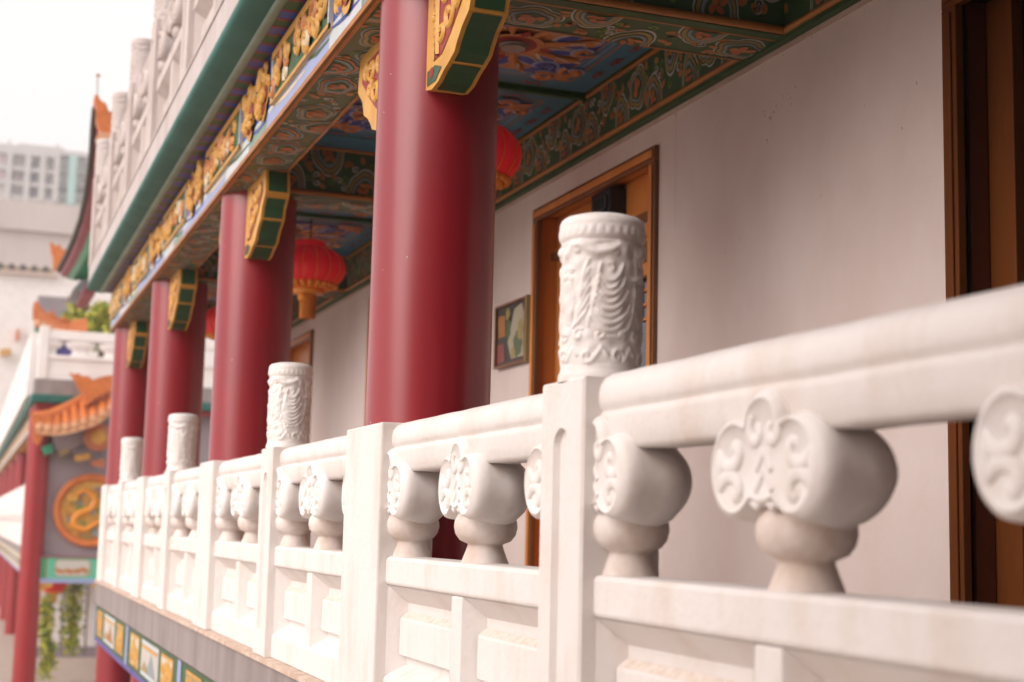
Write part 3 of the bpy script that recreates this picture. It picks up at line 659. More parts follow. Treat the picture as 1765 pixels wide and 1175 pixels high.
# ================================================================ doors
def door(a,c,label,open_=False):
    r=thing('door',(XW,(a+c)/2,-.47),label,'door'); zt=DT; fw=.055; xr=XW+.085
    b=MB(); x0=XW-.018
    FWD,DW=('darker_wood','darker_wood') if open_ else ('frame_wood','door_wood'); JW='unlit_black' if open_ else 'door_wood'
    def casing(y0,y1,z0,z1): b.box(x0,XW+.006,y0,y1,z0,z1,FWD); b.box(x0-.007,x0,y0+.014,y1-.014,z0+(.014 if z1-z0<.2 else 0),z1-.014,DW)
    casing(a,a+fw,-.47,zt-fw); casing(c-fw,c,-.47,zt-fw); casing(a,c,zt-fw,zt)
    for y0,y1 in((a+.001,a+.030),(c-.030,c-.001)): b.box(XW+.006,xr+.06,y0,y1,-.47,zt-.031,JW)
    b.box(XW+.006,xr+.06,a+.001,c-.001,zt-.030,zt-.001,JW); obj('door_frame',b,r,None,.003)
    y0,y1=a+.03,c-.03; zh=zt-.20
    if open_:
        b=MB(); b.box(xr,xr+.035,y1-.107,y1-.012,-.46,zt-.031,'darker_wood'); b.box(xr+.004,xr+.03,y1-.0115,y1-.0005,-.46,zt-.031,'dark_wood'); obj('door_leaf',b,r,None,.003)
        b=MB(); b.box(xr,xr+.035,y0+.0005,y0+.09,-.46,zt-.031,'dark_wood'); obj('door_leaf',b,r,None,.003)
        b=MB(); b.box(XW+.03,xr-.001,y1-.012,y1-.0005,-.46,zt-.032,'dark_wood'); obj('door_stop',b,r); return r
    b=MB(); b.box(xr,xr+.04,y0,y1,zh,zt-.031,'door_wood'); b.box(xr-.025,xr,y0,y1,zh-.02,zh+.012,'frame_wood'); b.box(xr-.012,xr,y0,y1,zh+.012,zh+.03,'door_wood'); obj('transom',b,r,None,.003)
    ns=2; w=(y1-y0)/ns
    for i in range(ns):
        u0,u1=y0+i*w+.003,y0+(i+1)*w-.003; b=MB(); z0,z1=-.455,zh-.022; st=.065
        b.box(xr+.0,xr+.04,u0,u0+st,z0,z1,'door_wood'); b.box(xr,xr+.04,u1-st,u1,z0,z1,'door_wood')
        for q0,q1 in((z1-.05,z1),(z1-.20,z1-.16),(.18,.25),(z0,z0+.08)): b.box(xr,xr+.04,u0+st,u1-st,q0,q1,'door_wood')
        b.box(xr+.012,xr+.03,u0+st,u1-st,z1-.16,z1-.05,'door_wood'); b.box(xr+.012,xr+.03,u0+st,u1-st,z0+.08,.18,'door_wood')
        for q0,q1 in((z1-.145,z1-.065),): b.box(xr+.004,xr+.012,u0+st+.03,u1-st-.03,q0,q1,'frame_wood')
        b.box(xr-.006,xr,u0+st-.006,u1-st+.006,z1-.206,z1-.198,'frame_wood')
        lf=obj('door_leaf',b,r,None,.002)
        L=MB(); l0,l1=.25,z1-.20; e=.010; p=.075
        ys=[u0+st+(u1-u0-2*st)*k/5 for k in range(1,5)]
        for yk in ys: L.box(xr+.008,xr+.030,yk-e/2,yk+e/2,l0,l0+.16,'door_wood'); L.box(xr+.008,xr+.030,yk-e/2,yk+e/2,l1-.16,l1,'door_wood')
        for zk in(l0+.05,l0+.105,l0+.16,l1-.16,l1-.105,l1-.05): L.box(xr+.007,xr+.031,u0+st,u1-st,zk-e/2,zk+e/2,'door_wood')
        for yk in(ys[0],ys[3]): L.box(xr+.008,xr+.030,yk-e/2,yk+e/2,l0+.16,l1-.16,'door_wood')
        obj('lattice',L,lf); gl=MB(); gl.box(xr+.020,xr+.024,u0+st,u1-st,l0,l1,'glass_dark'); obj('pane',gl,lf)
    return r
LD=['wooden door beyond the near end of the gallery','open wooden doorway at the right edge of the wall, dark inside','carved wooden lattice door with a small dark sign box over it, in the white wall behind the near finial',
 'wooden door in the white wall hidden behind the largest red column','wooden door far along the white wall, seen left of the largest column']
for i,(a,c) in enumerate(DOORS): door(a,c,LD[i],i==1)
# dark sign box over the middle door
sb=thing('sign_box',(XW,5.10,1.27),'small dark box sign mounted on the transom over the wooden lattice door','sign')
b=MB(); b.box(XW+.015,XW+.083,5.02,5.205,1.215,1.325,'plastic_black'); obj('housing',b,sb,None,.004)
b=MB(); yc,zc=5.1125,1.27; pr=[(yc-.07,zc-.018),(yc-.05,zc-.038),(yc+.05,zc-.038),(yc+.07,zc-.018),(yc+.07,zc+.018),(yc+.05,zc+.038),(yc-.05,zc+.038),(yc-.07,zc+.018)]
b.prism(pr,'x',XW+.008,XW+.015,'plastic_black')
for k in range(4): b.box(XW+.004,XW+.008,yc-.044+.025*k,yc-.031+.025*k,zc-.022,zc+.022,'glass_dark')
obj('face_plate',b,sb,None,.002)
# framed picture on the wall
pf=thing('picture_frame',(XW,5.99,.86),'small framed glossy picture hanging on the white wall left of the wooden door','picture')
y0,y1,z0,z1=5.80,6.185,.722,1.007
b=MB(); 
for q in((y0,y1,z1-.012,z1),(y0,y1,z0,z0+.012),(y0,y0+.012,z0+.012,z1-.012),(y1-.012,y1,z0+.012,z1-.012)): b.box(XW-.030,XW-.001,*q,'frame_wood')
b.box(XW-.029,XW-.001,y0-.012,y0-.0005,z0-.006,z1+.004,'tan_paint')
obj('frame',b,pf,None,.002)
b=MB(); b.box(XW-.020,XW-.004,y0+.012,y1-.012,z0+.012,z1-.012,'photo_dark'); P=Paint(lambda u,v,h:(XW-.0205-h,u,v),b)
P.fill([(5.83,.75),(5.98,.75),(6.03,.83),(5.99,.90),(5.95,.97),(5.86,.985),(5.83,.94)],'photo_white',.001); P.lobed(5.90,.81,.06,.06,'photo_green',.002,7); P.lobed(5.87,.87,.035,.05,'photo_yellow',.003,5); P.lobed(5.955,.775,.03,.03,'photo_yellow',.003,5)
P.fill([(6.06,.745),(6.165,.745),(6.165,.83),(6.08,.83)],'photo_red',.001); P.fill([(6.06,.86),(6.15,.86),(6.16,.96),(6.07,.955)],'ochre_paint',.001); P.lobed(6.03,.955,.03,.03,'photo_yellow',.002,5); P.lobed(6.02,.89,.03,.05,'photo_green',.002,6)
obj('picture',b,pf)
# ================================================================ lanterns
def lantern():
    r=thing('lantern',(0,0,0),'x','lantern','red lanterns hanging from the gallery ceiling'); n=16; ns=96
    b=MB(); prof=[]
    for i in range(19):
        t=PI*(.10+.80*i/18); prof.append((.205*math.sin(t)**.85,.128*math.cos(t)))
    vs=[];
    for r_,z in prof:
        for j in range(ns):
            q=2*PI*j/ns; k=1-.035*(1-abs(math.sin(n*q/2))**.5); vs.append((r_*k*math.cos(q),r_*k*math.sin(q),z))
    b.add(vs,[(i*ns+j,i*ns+(j+1)%ns,(i+1)*ns+(j+1)%ns,(i+1)*ns+j) for i in range(18) for j in range(ns)],'lantern_red',True); obj('shade',b,r)
    b=MB()
    for k in range(n):
        q=2*PI*k/n; b.tube([((r_*.985+.001)*math.cos(q),(r_*.985+.001)*math.sin(q),z) for r_,z in prof],.0022,'lantern_gold',5)
    obj('rib',b,r)
    b=MB(); b.lathe([(.075,.112),(.085,.118),(.085,.150),(.05,.158)],(0,0,0),'lantern_red',32); obj('top_collar',b,r)
    b=MB(); b.lathe([(.085,-.116),(.09,-.122),(.09,-.142),(.05,-.15)],(0,0,0),'lantern_gold',32)
    for k in range(22):
        q=2*PI*k/22
        for rr,zz in((.150,-.098),(.120,-.108)): b.lathe([(.001,-.016),(.015,-.010),(.018,0),(.015,.010),(.001,.014)],(rr*math.cos(q),rr*math.sin(q),zz),'lantern_gold',7)
    obj('gold_fringe',b,r)
    b=MB(); b.lathe([(.042,-.145),(.044,-.16),(.040,-.20),(.036,-.275),(.001,-.277)],(0,0,0),'tassel',20)
    for k in range(20):
        q=2*PI*k/20; b.tube([(.043*math.cos(q),.043*math.sin(q),-.15),(.040*math.cos(q),.040*math.sin(q),-.22),(.040*math.cos(q),.040*math.sin(q),-.285)],.005,'tassel',5)
    b.lathe([(.001,-.150),(.030,-.155),(.034,-.175),(.026,-.19),(.001,-.195)],(-.03,-.02,.0),'lantern_gold',12)
    obj('tassel',b,r)
    b=MB(); b.tube([(0,0,.155),(0,0,.305)],.004,'black_paint',6); obj('cord',b,r); return r
LN=lantern(); LL=[('red lantern half hidden behind the right side of the largest red column',(1.735,5.2,1.432)),('red lantern with a gold tassel between the second red column and the largest one',(1.725,7.95,1.432)),('farthest red lantern, glimpsed between the second and third red columns',(1.70,10.45,1.432))]
for i,(l,o) in enumerate(LL):
    q=LN if i==0 else copy_tree(LN,o)
    q.location=W(o); OR[q.name]=Vector(o); q['label']=l
# ================================================================ unseen cross wing over the viewpoint, added and sized to shade the near end
NW=thing('near_wing',(-3,-2,GZ),'assumed temple wing over the viewpoint, outside the frame, shaped to shade the near end','building')
b=MB(); b.box(-7,.78,-2.6,.70,1.83,2.0,'white_fascia'); b.box(-7,.78,-2.6,.65,1.80,1.829,'ochre_paint'); obj('shading_roof',b,NW)  # roof edge placed for where its shade should begin
b=MB(); b.box(-7,4.5,-2.7,-2.2,GZ,4,'wall_plaster'); b.box(1.36,XW,.30,.42,-.46,ZB-.01,'dark_wood'); obj('wall',b,NW); b=MB(); b.box(-7,.9,-2.2,-.6,-.62,-.47,'floor_tile'); obj('floor',b,NW)  # dark wall across the unseen corridor end, added to cut bounce light
# ================================================================ far court: gate wing in line with the gallery, 24 u away
YG=24.0
GW=thing('gate_building',(1.1,YG,GZ),'far gate wing with a mauve wall, painted lintel and orange tiled eave','building')
def a3(px,py,Y): return tuple(at(px,py,Y))
def slab(mb,pts,Y,th,m,cap=None):
    """outline seen in the photograph, given its own distance Y and real thickness th"""
    v=[at(x,y,Y) for x,y in pts]; n=len(v)
    vs=[tuple(p) for p in v]+[(p.x,p.y+th,p.z) for p in v]
    mb.add(vs,[(i,(i+1)%n,n+(i+1)%n,n+i) for i in range(n)],m); mb.add(vs,[tuple(range(n)),tuple(range(n,2*n))[::-1]],cap or m)
b=MB(); b.box(1.10,4.2,YG,YG+.25,-.62,1.80,'gate_wall'); obj('wall',b,GW)
b=MB(); b.box(1.02,4.2,YG-.12,YG+.2,-.975,-.585,'mid_green'); P=Paint(lambda u,v,h:(u,YG-.1206-h,v),b); rng=random.Random(8)
b.box(1.0,4.2,YG-.14,YG+.2,-.585,-.565,'maroon')
P.rect(1.02,4.2,-.975,-.905,'sky_paint',.003); P.rect(1.02,1.11,-.975,-.585,'sky_paint',.004); P.rect(1.12,1.17,-.905,-.585,'emerald_light',.004); P.rect(1.18,1.24,-.9,-.585,'emerald',.004); P.rect(1.25,1.27,-.9,-.585,'tan_paint',.004)
P.rect(1.27,2.2,-.905,-.585,'emerald_light',.003)
def rr(u0,u1,v0,v1,r,m,h): 
    q=[]
    for cu,cv,a in((u1-r,v1-r,0),(u0+r,v1-r,PI/2),(u0+r,v0+r,PI),(u1-r,v0+r,1.5*PI)): q+=[(cu+r*math.cos(a+k*PI/10),cv+r*math.sin(a+k*PI/10)) for k in range(6)]
    P.fill(q,m,h)
rr(1.38,1.92,-.875,-.61,.07,'tan_paint',.005); rr(1.395,1.905,-.862,-.622,.06,'white_paint',.007)
for k in range(12): P.ell(1.42+.04*k,-.76-.05*rng.random(),.04,.03,rng.choice(('coral_paint','tan_paint','orange_paint')),.009+.0005*k,rng.random())
obj('lintel',b,GW)
b=MB()
for sg,x0 in((1,1.03),(-1,2.30)):
    pr=[(x0,-.976),(x0+sg*.34,-.976),(x0+sg*.33,-1.03),(x0+sg*.24,-1.06),(x0+sg*.15,-1.12),(x0+sg*.08,-1.17),(x0,-1.18)]
    c=MB(); c.prism(pr,'y',YG-.12,YG+.02,'gold_paint'); Q=Paint(lambda u,v,h:(u,YG-.121-h,v),c); Q.fill([(x0+sg*.04,-1.0),(x0+sg*.27,-1.0),(x0+sg*.1,-1.10),(x0+sg*.04,-1.13)],'coral_paint',.002)
    for k in range(4): Q.ribbon(spiral(x0+sg*(.07+.05*k),-1.03,.02,1,k),.012,'gold_paint',.004,.003)
    obj('lintel_bracket',c,GW)
# eave, parapet slab and upper balustrade above the gate, facing the viewer
b=MB(); b.box(.86,4.2,YG-.32,YG+.2,1.80,1.93,'teal_paint'); b.box(.93,4.2,YG-.25,YG+.2,1.72,1.80,'ornament_red'); obj('eave_moulding',b,GW,None,.02)
b=MB(); b.box(.90,4.2,YG-.30,YG+.3,1.93,2.17,'grey_slab'); obj('parapet_slab',b,GW)
UB=thing('balustrade',(.95,YG-.28,2.17),'small white balustrade on top of the far gate wing below the yellow green tree','balustrade')
b=MB(); b.box(.95,4.2,YG-.26,YG-.1,2.17,2.30,'far_white'); b.box(.95,4.2,YG-.24,YG-.12,2.30,2.50,'far_white'); b.box(.95,4.2,YG-.27,YG-.09,2.50,2.56,'far_white'); obj('base_panel',b,UB)
b=MB(); b.box(.95,4.2,YG-.27,YG-.09,2.80,2.95,'far_white'); obj('handrail',b,UB,None,.01)
for x in(1.0,2.22): 
    b=MB(); b.box(x-.07,x+.07,YG-.29,YG-.07,2.17,3.0,'far_white'); obj('post',b,UB,None,.01)
for x in(1.10,1.52,1.60,2.02,2.10):
    b=MB(); b.lathe([(.12,2.56),(.08,2.62),(.10,2.66),(.15,2.68),(.20,2.74),(.19,2.79),(.12,2.81)],(x,YG-.18,0),'far_white',20,1,.4); obj('baluster',b,UB)
# white parapet of the receding wing, left of it
# corner column and the columns of the wing that recedes behind it
cb=MB(); cb.lathe([(.172,GZ),(.168,1.72)],(0,0,0),'far_red',40)
tag(put('column',cb.mesh('column'),(1.035,YG-.02,0)),'tall red corner column beside the mauve wall with the round dragon plaque','column')
RECX=1.22; fy=[35.5,40.5,46.5,53.5,61,70]
cb=MB(); cb.lathe([(.17,-.45),(.17,1.60)],(0,0,0),'far_red',24); MF=cb.mesh('column'); cb=MB(); cb.lathe([(.17,GZ),(.17,-.95)],(0,0,0),'far_red',24); MF2=cb.mesh('column')
for i,y in enumerate(fy):
    tag(put('column',MF,(RECX,y,0)),'slim blurred red column above the distant white balustrade at the left edge','column','upper columns of the receding wing')
    tag(put('column',MF2,(RECX,y,0)),'slim blurred red column under the distant painted frieze at the left edge','column','lower columns of the receding wing')
RW=thing('receding_wing',(1.1,40,GZ),'far temple wing receding behind the red corner column at the left edge','building')
b=MB(); b.box(.86,3,YG+.2,70,1.80,1.93,'teal_paint'); obj('eave_moulding',b,RW)
b=MB(); b.box(.98,3,YG+.2,70,1.50,1.80,'gold_paint'); P=Paint(lambda u,v,h:(.979-h,u,v),b); rng=random.Random(9)
y=YG+.3
while y<50:
    P.rect(y,y+2.2,1.58,1.75,'cream_paint',.002); P.rect(y+2.3,y+2.9,1.55,1.79,'sky_paint',.002)
    for k in range(16): P.ribbon(spiral(y+.1+2.*rng.random(),1.66+rng.uniform(-.05,.05),.06,1,rng.random()*6),.04,'gold_paint',.004,.006)
    y+=3.1
P.rect(YG+.2,70,1.50,1.55,'pale_paint',.003); obj('eave_beam',b,RW)
b=MB(); b.box(.80,3,YG+.2,70,1.93,2.17,'far_white'); b.box(.82,.95,YG+.2,70,2.17,2.95,'far_white'); obj('parapet',b,RW)
b=MB(); b.box(1.0,1.3,YG+.2,70,-.635,-.455,'grey_slab'); b.box(1.01,1.3,YG+.2,70,-.95,-.635,'cream_paint'); P=Paint(lambda u,v,h:(1.009-h,u,v),b)
P.rect(YG+.2,70,-.95,-.90,'sky_paint',.002); rng=random.Random(6)
for k in range(40):
    y=YG+.4+k*.7; P.lobed(y,-.77,.22,.1,rng.choice(('pale_paint','tan_paint','white_paint','slate_paint')),.003,5); P.ell(y+.1,-.78,.10,.05,rng.choice(('ochre_paint','mid_green','coral_paint')),.005)
obj('slab_edge',b,RW)
b=MB(); b.box(2.2,2.4,YG+8,70,GZ,1.8,'maroon'); obj('wall',b,RW)
FB=thing('balustrade',(.95,YG+2,-.455),'distant white balustrade between the slim red columns at the left edge','balustrade')
b=MB(); b.box(.95,1.07,YG+.2,66,-.455,-.08,'far_white'); obj('base_panel',b,FB); b=MB(); b.box(.95,1.07,YG+.2,66,.14,.27,'far_white'); obj('handrail',b,FB)
pb=MB(); pb.box(0,.15,-.2,.2,-.455,.272,'far_white'); pbm=pb.mesh('post'); fb=MB(); fb.lathe([(.10,.272),(.095,.30),(.10,.55),(.085,.575)],(0,0,0),'far_white',16); fbm=fb.mesh('carved_finial')
gb=MB(); gb.lathe([(.10,-.08),(.075,-.03),(.13,0),(.13,.03),(.2,.06),(.2,.14)],(0,0,0),'far_white',14,.5,1); gbm=gb.mesh('baluster')
for k in range(16):
    y=YG+2.0+k*2.0; p=put('post',pbm,(.93,y,0),FB); put('carved_finial',fbm,(1.005,y,0),p)
    for q in(.55,1.0,1.45): put('baluster',gbm,(1.01,y+q,0),FB)
# round dragon plaque
cx,cz,R=1.885,.155,.575
DP=thing('dragon_plaque',(cx,YG-.02,cz),'round orange rimmed plaque with a gilt dragon on the mauve wall','plaque')
b=MB(); b.lathe([(R*.80,-.02),(R*.84,-.08),(R*.93,-.10),(R,-.08),(R,0)],(cx,YG,cz),'tile_orange',64,axis='y'); obj('rim',b,DP)
b=MB(); b.lathe([(R*.80,-.032),(R*.80,-.022)],(cx,YG,cz),'gold_paint',48,axis='y'); obj('back_plate',b,DP)
b=MB(); P=Paint(lambda u,v,h:(u,YG-.034-h,v),b); rng=random.Random(12)
body=[(cx-.28,cz+.22),(cx-.12,cz+.30),(cx+.04,cz+.18),(cx-.02,cz+.02),(cx-.20,cz-.06),(cx-.26,cz-.22),(cx-.08,cz-.30),(cx+.12,cz-.18),(cx+.24,cz-.26)]
def smooth(P0,n=6):
    out=[]
    for i in range(len(P0)-1):
        p0,p1,p2,p3=P0[max(0,i-1)],P0[i],P0[i+1],P0[min(len(P0)-1,i+2)]
        for k in range(n):
            t=k/n; out.append(tuple(.5*(2*p1[j]+(p2[j]-p0[j])*t+(2*p0[j]-5*p1[j]+4*p2[j]-p3[j])*t*t+(3*p1[j]-p0[j]-3*p2[j]+p3[j])*t**3) for j in(0,1)))
    return out+[P0[-1]]
P.ribbon(smooth(body),.10,'lantern_gold',.02,.05,.3); P.ell(cx-.30,cz+.20,.09,.07,'gold_paint',.05)
for k in range(80):
    a=rng.random()*6.28; r=R*.74*math.sqrt(rng.random()); P.ribbon(spiral(cx+r*math.cos(a),cz+r*math.sin(a),.055,1.1,rng.random()*6),.035,rng.choice(('tan_paint','ochre_paint','slate_paint','leaf_green','gold_paint','gold_paint')),.005,.02)
obj('dragon_relief',b,DP)
# orange tiled skirt roof with an upturned corner above the plaque
def tiled(name,parent,tip,right,drop,Y,n,mt='tile_orange',run=.75):
    """hip ridge from tip to right; the slope falls by drop towards the viewer"""
    T=Vector(tip); Rr=Vector(right); b=MB(); k=14; ridge=[]
    for i in range(k+1):
        t=i/k; p=T.lerp(Rr,t); p.z-= .16*math.sin(PI*t)*(1-t); ridge.append(p)
    b.tube(ridge,[.07+.05*(1-i/k) for i in range(k+1)],mt,10)
    for q in range(n):
        t=(q+.5)/n; i=min(k-1,int(t*k)); p=ridge[i].lerp(ridge[i+1],t*k-i); e=p+Vector((.02,-run*min(1,.2+t),-drop*min(1,.25+t)))
        b.tube([p,(p+e)/2+Vector((0,0,-.04)),e],.065,mt,8); b.lathe([(.001,-.02),(.075,-.015),(.08,.02)],tuple(e),'tile_pale',10,axis='y')
    vs=[]; 
    for i in range(k+1):
        t=i/k; e=ridge[i]+Vector((.02,-run*min(1,.2+t),-drop*min(1,.25+t)-.02)); vs+=[tuple(ridge[i]+Vector((0,0,-.03))),tuple(e),(e.x,e.y,e.z-.09),(ridge[i].x,ridge[i].y+.1,ridge[i].z-.14)]
    b.add(vs,[(4*i+j,4*i+(j+1)%4,4*i+4+(j+1)%4,4*i+4+j) for i in range(k) for j in range(4)],'tile_pale')
    return b
SR=thing('tiled_eave',(1.0,YG-.3,1.4),'sloping orange tiled eave with an upturned end over the round dragon plaque','roof')
obj('tile_slope',tiled('t',SR,a3(60,722,YG-.5),a3(195,655,YG-.1),.46,YG,9),SR)
b=MB(); slab(b,[(54,722),(52,712),(60,712),(72,718),(84,712),(92,722),(100,728),(92,740),(74,752),(66,768),(58,760)],YG-.62,.14,'tile_orange'); obj('corner_ornament',b,SR,None,.015)
b=MB(); slab(b,[(72,770),(88,764),(92,778),(78,784)],YG-.40,.3,'emerald'); slab(b,[(160,705),(182,695),(182,712),(162,716)],YG-.45,.3,'emerald_light'); obj('corner_block',b,SR)
b=MB(); slab(b,[(92,752),(150,735),(152,762),(120,776),(96,776)],YG-.28,.26,'gate_wall'); slab(b,[(122,776),(152,768),(172,790),(140,800)],YG-.20,.18,'gate_wall'); slab(b,[(100,776),(118,772),(120,780),(104,786)],YG-.3,.2,'tan_paint'); slab(b,[(128,786),(154,780),(156,790),(130,795)],YG-.3,.12,'gold_paint'); slab(b,[(155,795),(180,790),(180,806),(160,803)],YG-.3,.12,'coral_paint'); obj('bracket_tier',b,SR)
b=MB(); p=at(170,753,YG-.45); b.lathe([(.001,-.03),(.20,-.02),(.22,.02),(.22,.1)],tuple(p),'coral_paint',28,axis='y'); b.lathe([(.001,-.05),(.10,-.045),(.12,-.02)],tuple(p),'gold_paint',20,axis='y'); obj('round_boss',b,SR)
def ornament(label,pts,Y,m='tile_orange',th=.18,cap=None,name='roof_ornament'):
    o=at(*pts[0],Y); r=thing(name,tuple(o),label,'roof ornament'); b=MB(); slab(b,pts,Y,th,m); obj('ridge_end',b,r,None,.02); return r
R1=ornament('orange ridge ornament with a curled snout just in front of the small far balustrade',[(120,640),(128,646),(134,642),(142,648),(152,648),(160,655),(172,650),(200,644),(200,668),(176,678),(158,690),(146,700),(146,684),(138,672),(132,660),(126,650)],YG-.7)
# things hanging in the gate opening
b=MB()
LF=copy_tree(LN,(1.34,YG+1.5,-1.16)); LF.location=W((1.50,YG+1.6,-1.10)); LF.scale=(1.05,1.05,.9); LF['label']='dim red lantern hanging in the far gate opening between the vines'; LF['group']='lanterns at the far gate'
def vine(px,py0,py1,Y,seed,wpx,label):
    rng=random.Random(seed); p0,p1=at(px,py0,Y),at(px+rng.uniform(-6,6),py1,Y); w=wpx/FPX*Y
    r=thing('hanging_vine',tuple(p0),label,'vine','vines hanging in the far gate'); st=MB(); lf=MB()
    for s in range(5):
        path=[]; 
        for i in range(12):
            t=i/11*rng.uniform(.7,1) if i==11 else i/11; q=p0.lerp(p1,t); path.append(q+Vector((rng.uniform(-1,1)*w*.4,rng.uniform(-1,1)*.15,0)))
        st.tube(path,.010,'bark',5)
        for q in path:
            for k in range(9):
                c=q+Vector((rng.gauss(0,w*.35),rng.gauss(0,.1),rng.uniform(-.14,.14))); a=Vector((rng.uniform(-1,1),rng.uniform(-1,1),rng.uniform(-1,.3))).normalized()*rng.uniform(.05,.10); e=a.cross(Vector((rng.random(),rng.random(),rng.random()))).normalized()*.035
                lf.add([c,c+a*.5+e,c+a,c+a*.5-e],[(0,1,2,3)],rng.choice(('leaf_yellow','leaf_yellow','leaf_lime')))
    obj('stem',st,r); obj('leaves',lf,r)
vine(128,1008,1120,YG+.5,1,18,'thick yellow green vine hanging right of the dim lantern in the far gate'); vine(76,1038,1165,YG+.6,2,14,'thin yellow green vine hanging beside the red corner column')
# courtyard room seen through the gate: pale pilasters
b=MB(); b.box(1.1,4.2,YG+.25,YG+5.4,-.62,-.5,'grey_slab'); obj('shading_ceiling',b,GW)  # ceiling added, and lengthened, to dim the gate passage
CR=thing('inner_court',(1.5,YG+6,GZ),'shaded inner court with pale pilasters seen through the far gate','building')
b=MB(); b.box(1.35,6,YG+7,YG+7.2,GZ,-.6,'gate_wall'); obj('wall',b,CR)
for px0,px1,py in((90,102,1130),(108,122,1160),(128,145,1175),(150,165,1150),(66,74,1120)):
    Y=YG+5.5; p=at((px0+px1)/2,1100,Y); hw=(px1-px0)/2/FPX*Y; b=MB(); b.box(p.x-hw,p.x+hw,Y,Y+.2,GZ+.2,-.7,'far_white'); b.box(p.x-hw*1.15,p.x+hw*1.15,Y-.03,Y+.23,GZ,GZ+.2,'gate_wall'); obj('pilaster',b,CR)
# ---------------------------------------------------------------- pavilion roof corner beyond the gallery
PR=thing('pavilion_roof',tuple(at(165,240,14.6)),'upswept green and maroon roof corner with a jagged tile edge beyond the upper balustrade','roof')
edge=[(105,475,20.0),(118,452,18.6),(131,424,17.4),(143,390,16.4),(152,350,15.7),(158,310,15.2),(162,270,14.9),(164,236,14.7),(167,205,14.55)]
E=[at(*e) for e in edge]
def sweep(name,sec,m):
    b=MB(); k=len(sec); vs=[tuple(e+Vector(q)) for e in E for q in sec]
    b.add(vs,[(k*i+j,k*i+(j+1)%k,k*i+k+(j+1)%k,k*i+k+j) for i in range(len(E)-1) for j in range(k)],m); b.add(vs,[tuple(range(k))],m)
    return b
obj('verge_board',sweep('v',[(0,0,0),(.085,.03,-.02),(.09,.03,.10),(0,0,.07)],'maroon'),PR)
obj('green_fillet',sweep('v',[(.085,.03,-.03),(.15,.03,-.045),(.15,.03,.08),(.085,.03,.08)],'emerald_light'),PR)
b=sweep('v',[(.15,.03,-.03),(1.6,.05,.25),(1.6,.05,.6),(.10,.03,.09)],'soffit_green')
for i in range(40):
    t=i/39*(len(E)-1.001); k=int(t); e=E[k].lerp(E[k+1],t-k); b.tube([e+Vector((.17,.05,-.03)),e+Vector((1.4,.05,.205))],.018,'emerald',6)
obj('rafter_soffit',b,PR)
b=MB(); rng=random.Random(3)
for i in range(36):                                             # drip tiles along the verge
    t=i/35*(len(E)-1.001); k=int(t); e=E[k].lerp(E[k+1],t-k); b.lathe([(.001,-.05),(.055,-.03),(.05,.04),(.02,.06)],tuple(e+Vector((-.01,0,.09))),'dark_tile',8,axis='x')
obj('drip_tiles',b,PR)
b=MB(); slab(b,[(164,162),(169,163),(173,172),(183,178),(187,190),(194,196),(196,235),(182,236),(172,230),(170,218),(166,208),(167,190),(162,172)],14.4,.12,'tile_orange'); slab(b,[(170,226),(196,228),(196,244),(178,246),(166,236)],14.38,.16,'tile_pale'); obj('ridge_end',b,PR,None,.012)
b=MB(); b.tube([at(168,163,14.45),at(168,135,14.45)],.006,'lamp_grey',6); b.lathe([(.001,-.022),(.02,-.01),(.02,.01),(.001,.022)],tuple(at(169,130,14.45)),'ochre_paint',10); obj('finial_rod',b,PR)
b=MB(); slab(b,[(126,498),(150,470),(158,500),(143,502)],20.2,1.2,'slate_paint'); slab(b,[(143,505),(156,470),(165,470),(165,505)],19.5,1.5,'maroon'); obj('eave_purlin',b,PR)
# small orange roof, tree and ornaments behind the far balustrade
SM=thing('small_roof',tuple(at(60,560,28)),'small orange tiled roof with a purple edge behind the far white balustrade','roof')
b=MB(); Yt=28; P0=[(60,530),(75,545),(95,555),(118,560),(150,556)]
for k in range(3): b.tube([at(x,y+k*7,Yt-.3*k) for x,y in P0],.075,'tile_orange',8)
slab(b,[(58,522),(66,524),(78,538),(98,549),(120,552),(150,548),(150,575),(60,555)],Yt+.1,.5,'tile_orange'); obj('tile_slope',b,SM)
b=MB(); slab(b,[(60,553),(78,562),(100,570),(130,574),(130,582),(98,580),(60,563)],Yt-.75,.2,'maroon'); 
for x,y in((66,557),(76,562),(86,567),(97,571),(108,574),(120,576)): b.lathe([(.001,-.03),(.07,-.02),(.08,.03)],tuple(at(x,y,Yt-.85)),'tile_pale',10,axis='y')
obj('drip_edge',b,SM); b=MB(); slab(b,[(60,565),(98,580),(98,600),(60,600)],Yt-.3,.3,'emerald'); slab(b,[(98,580),(130,582),(130,625),(98,625)],Yt-.2,.3,'violet_paint'); obj('gable',b,SM)
b=MB(); slab(b,[(58,520),(64,519),(70,530),(82,541),(90,533),(96,545),(104,549),(112,545),(118,553),(100,556),(76,548),(62,536)],Yt-.1,.16,'tile_orange'); obj('ridge_end',b,SM,None,.015)
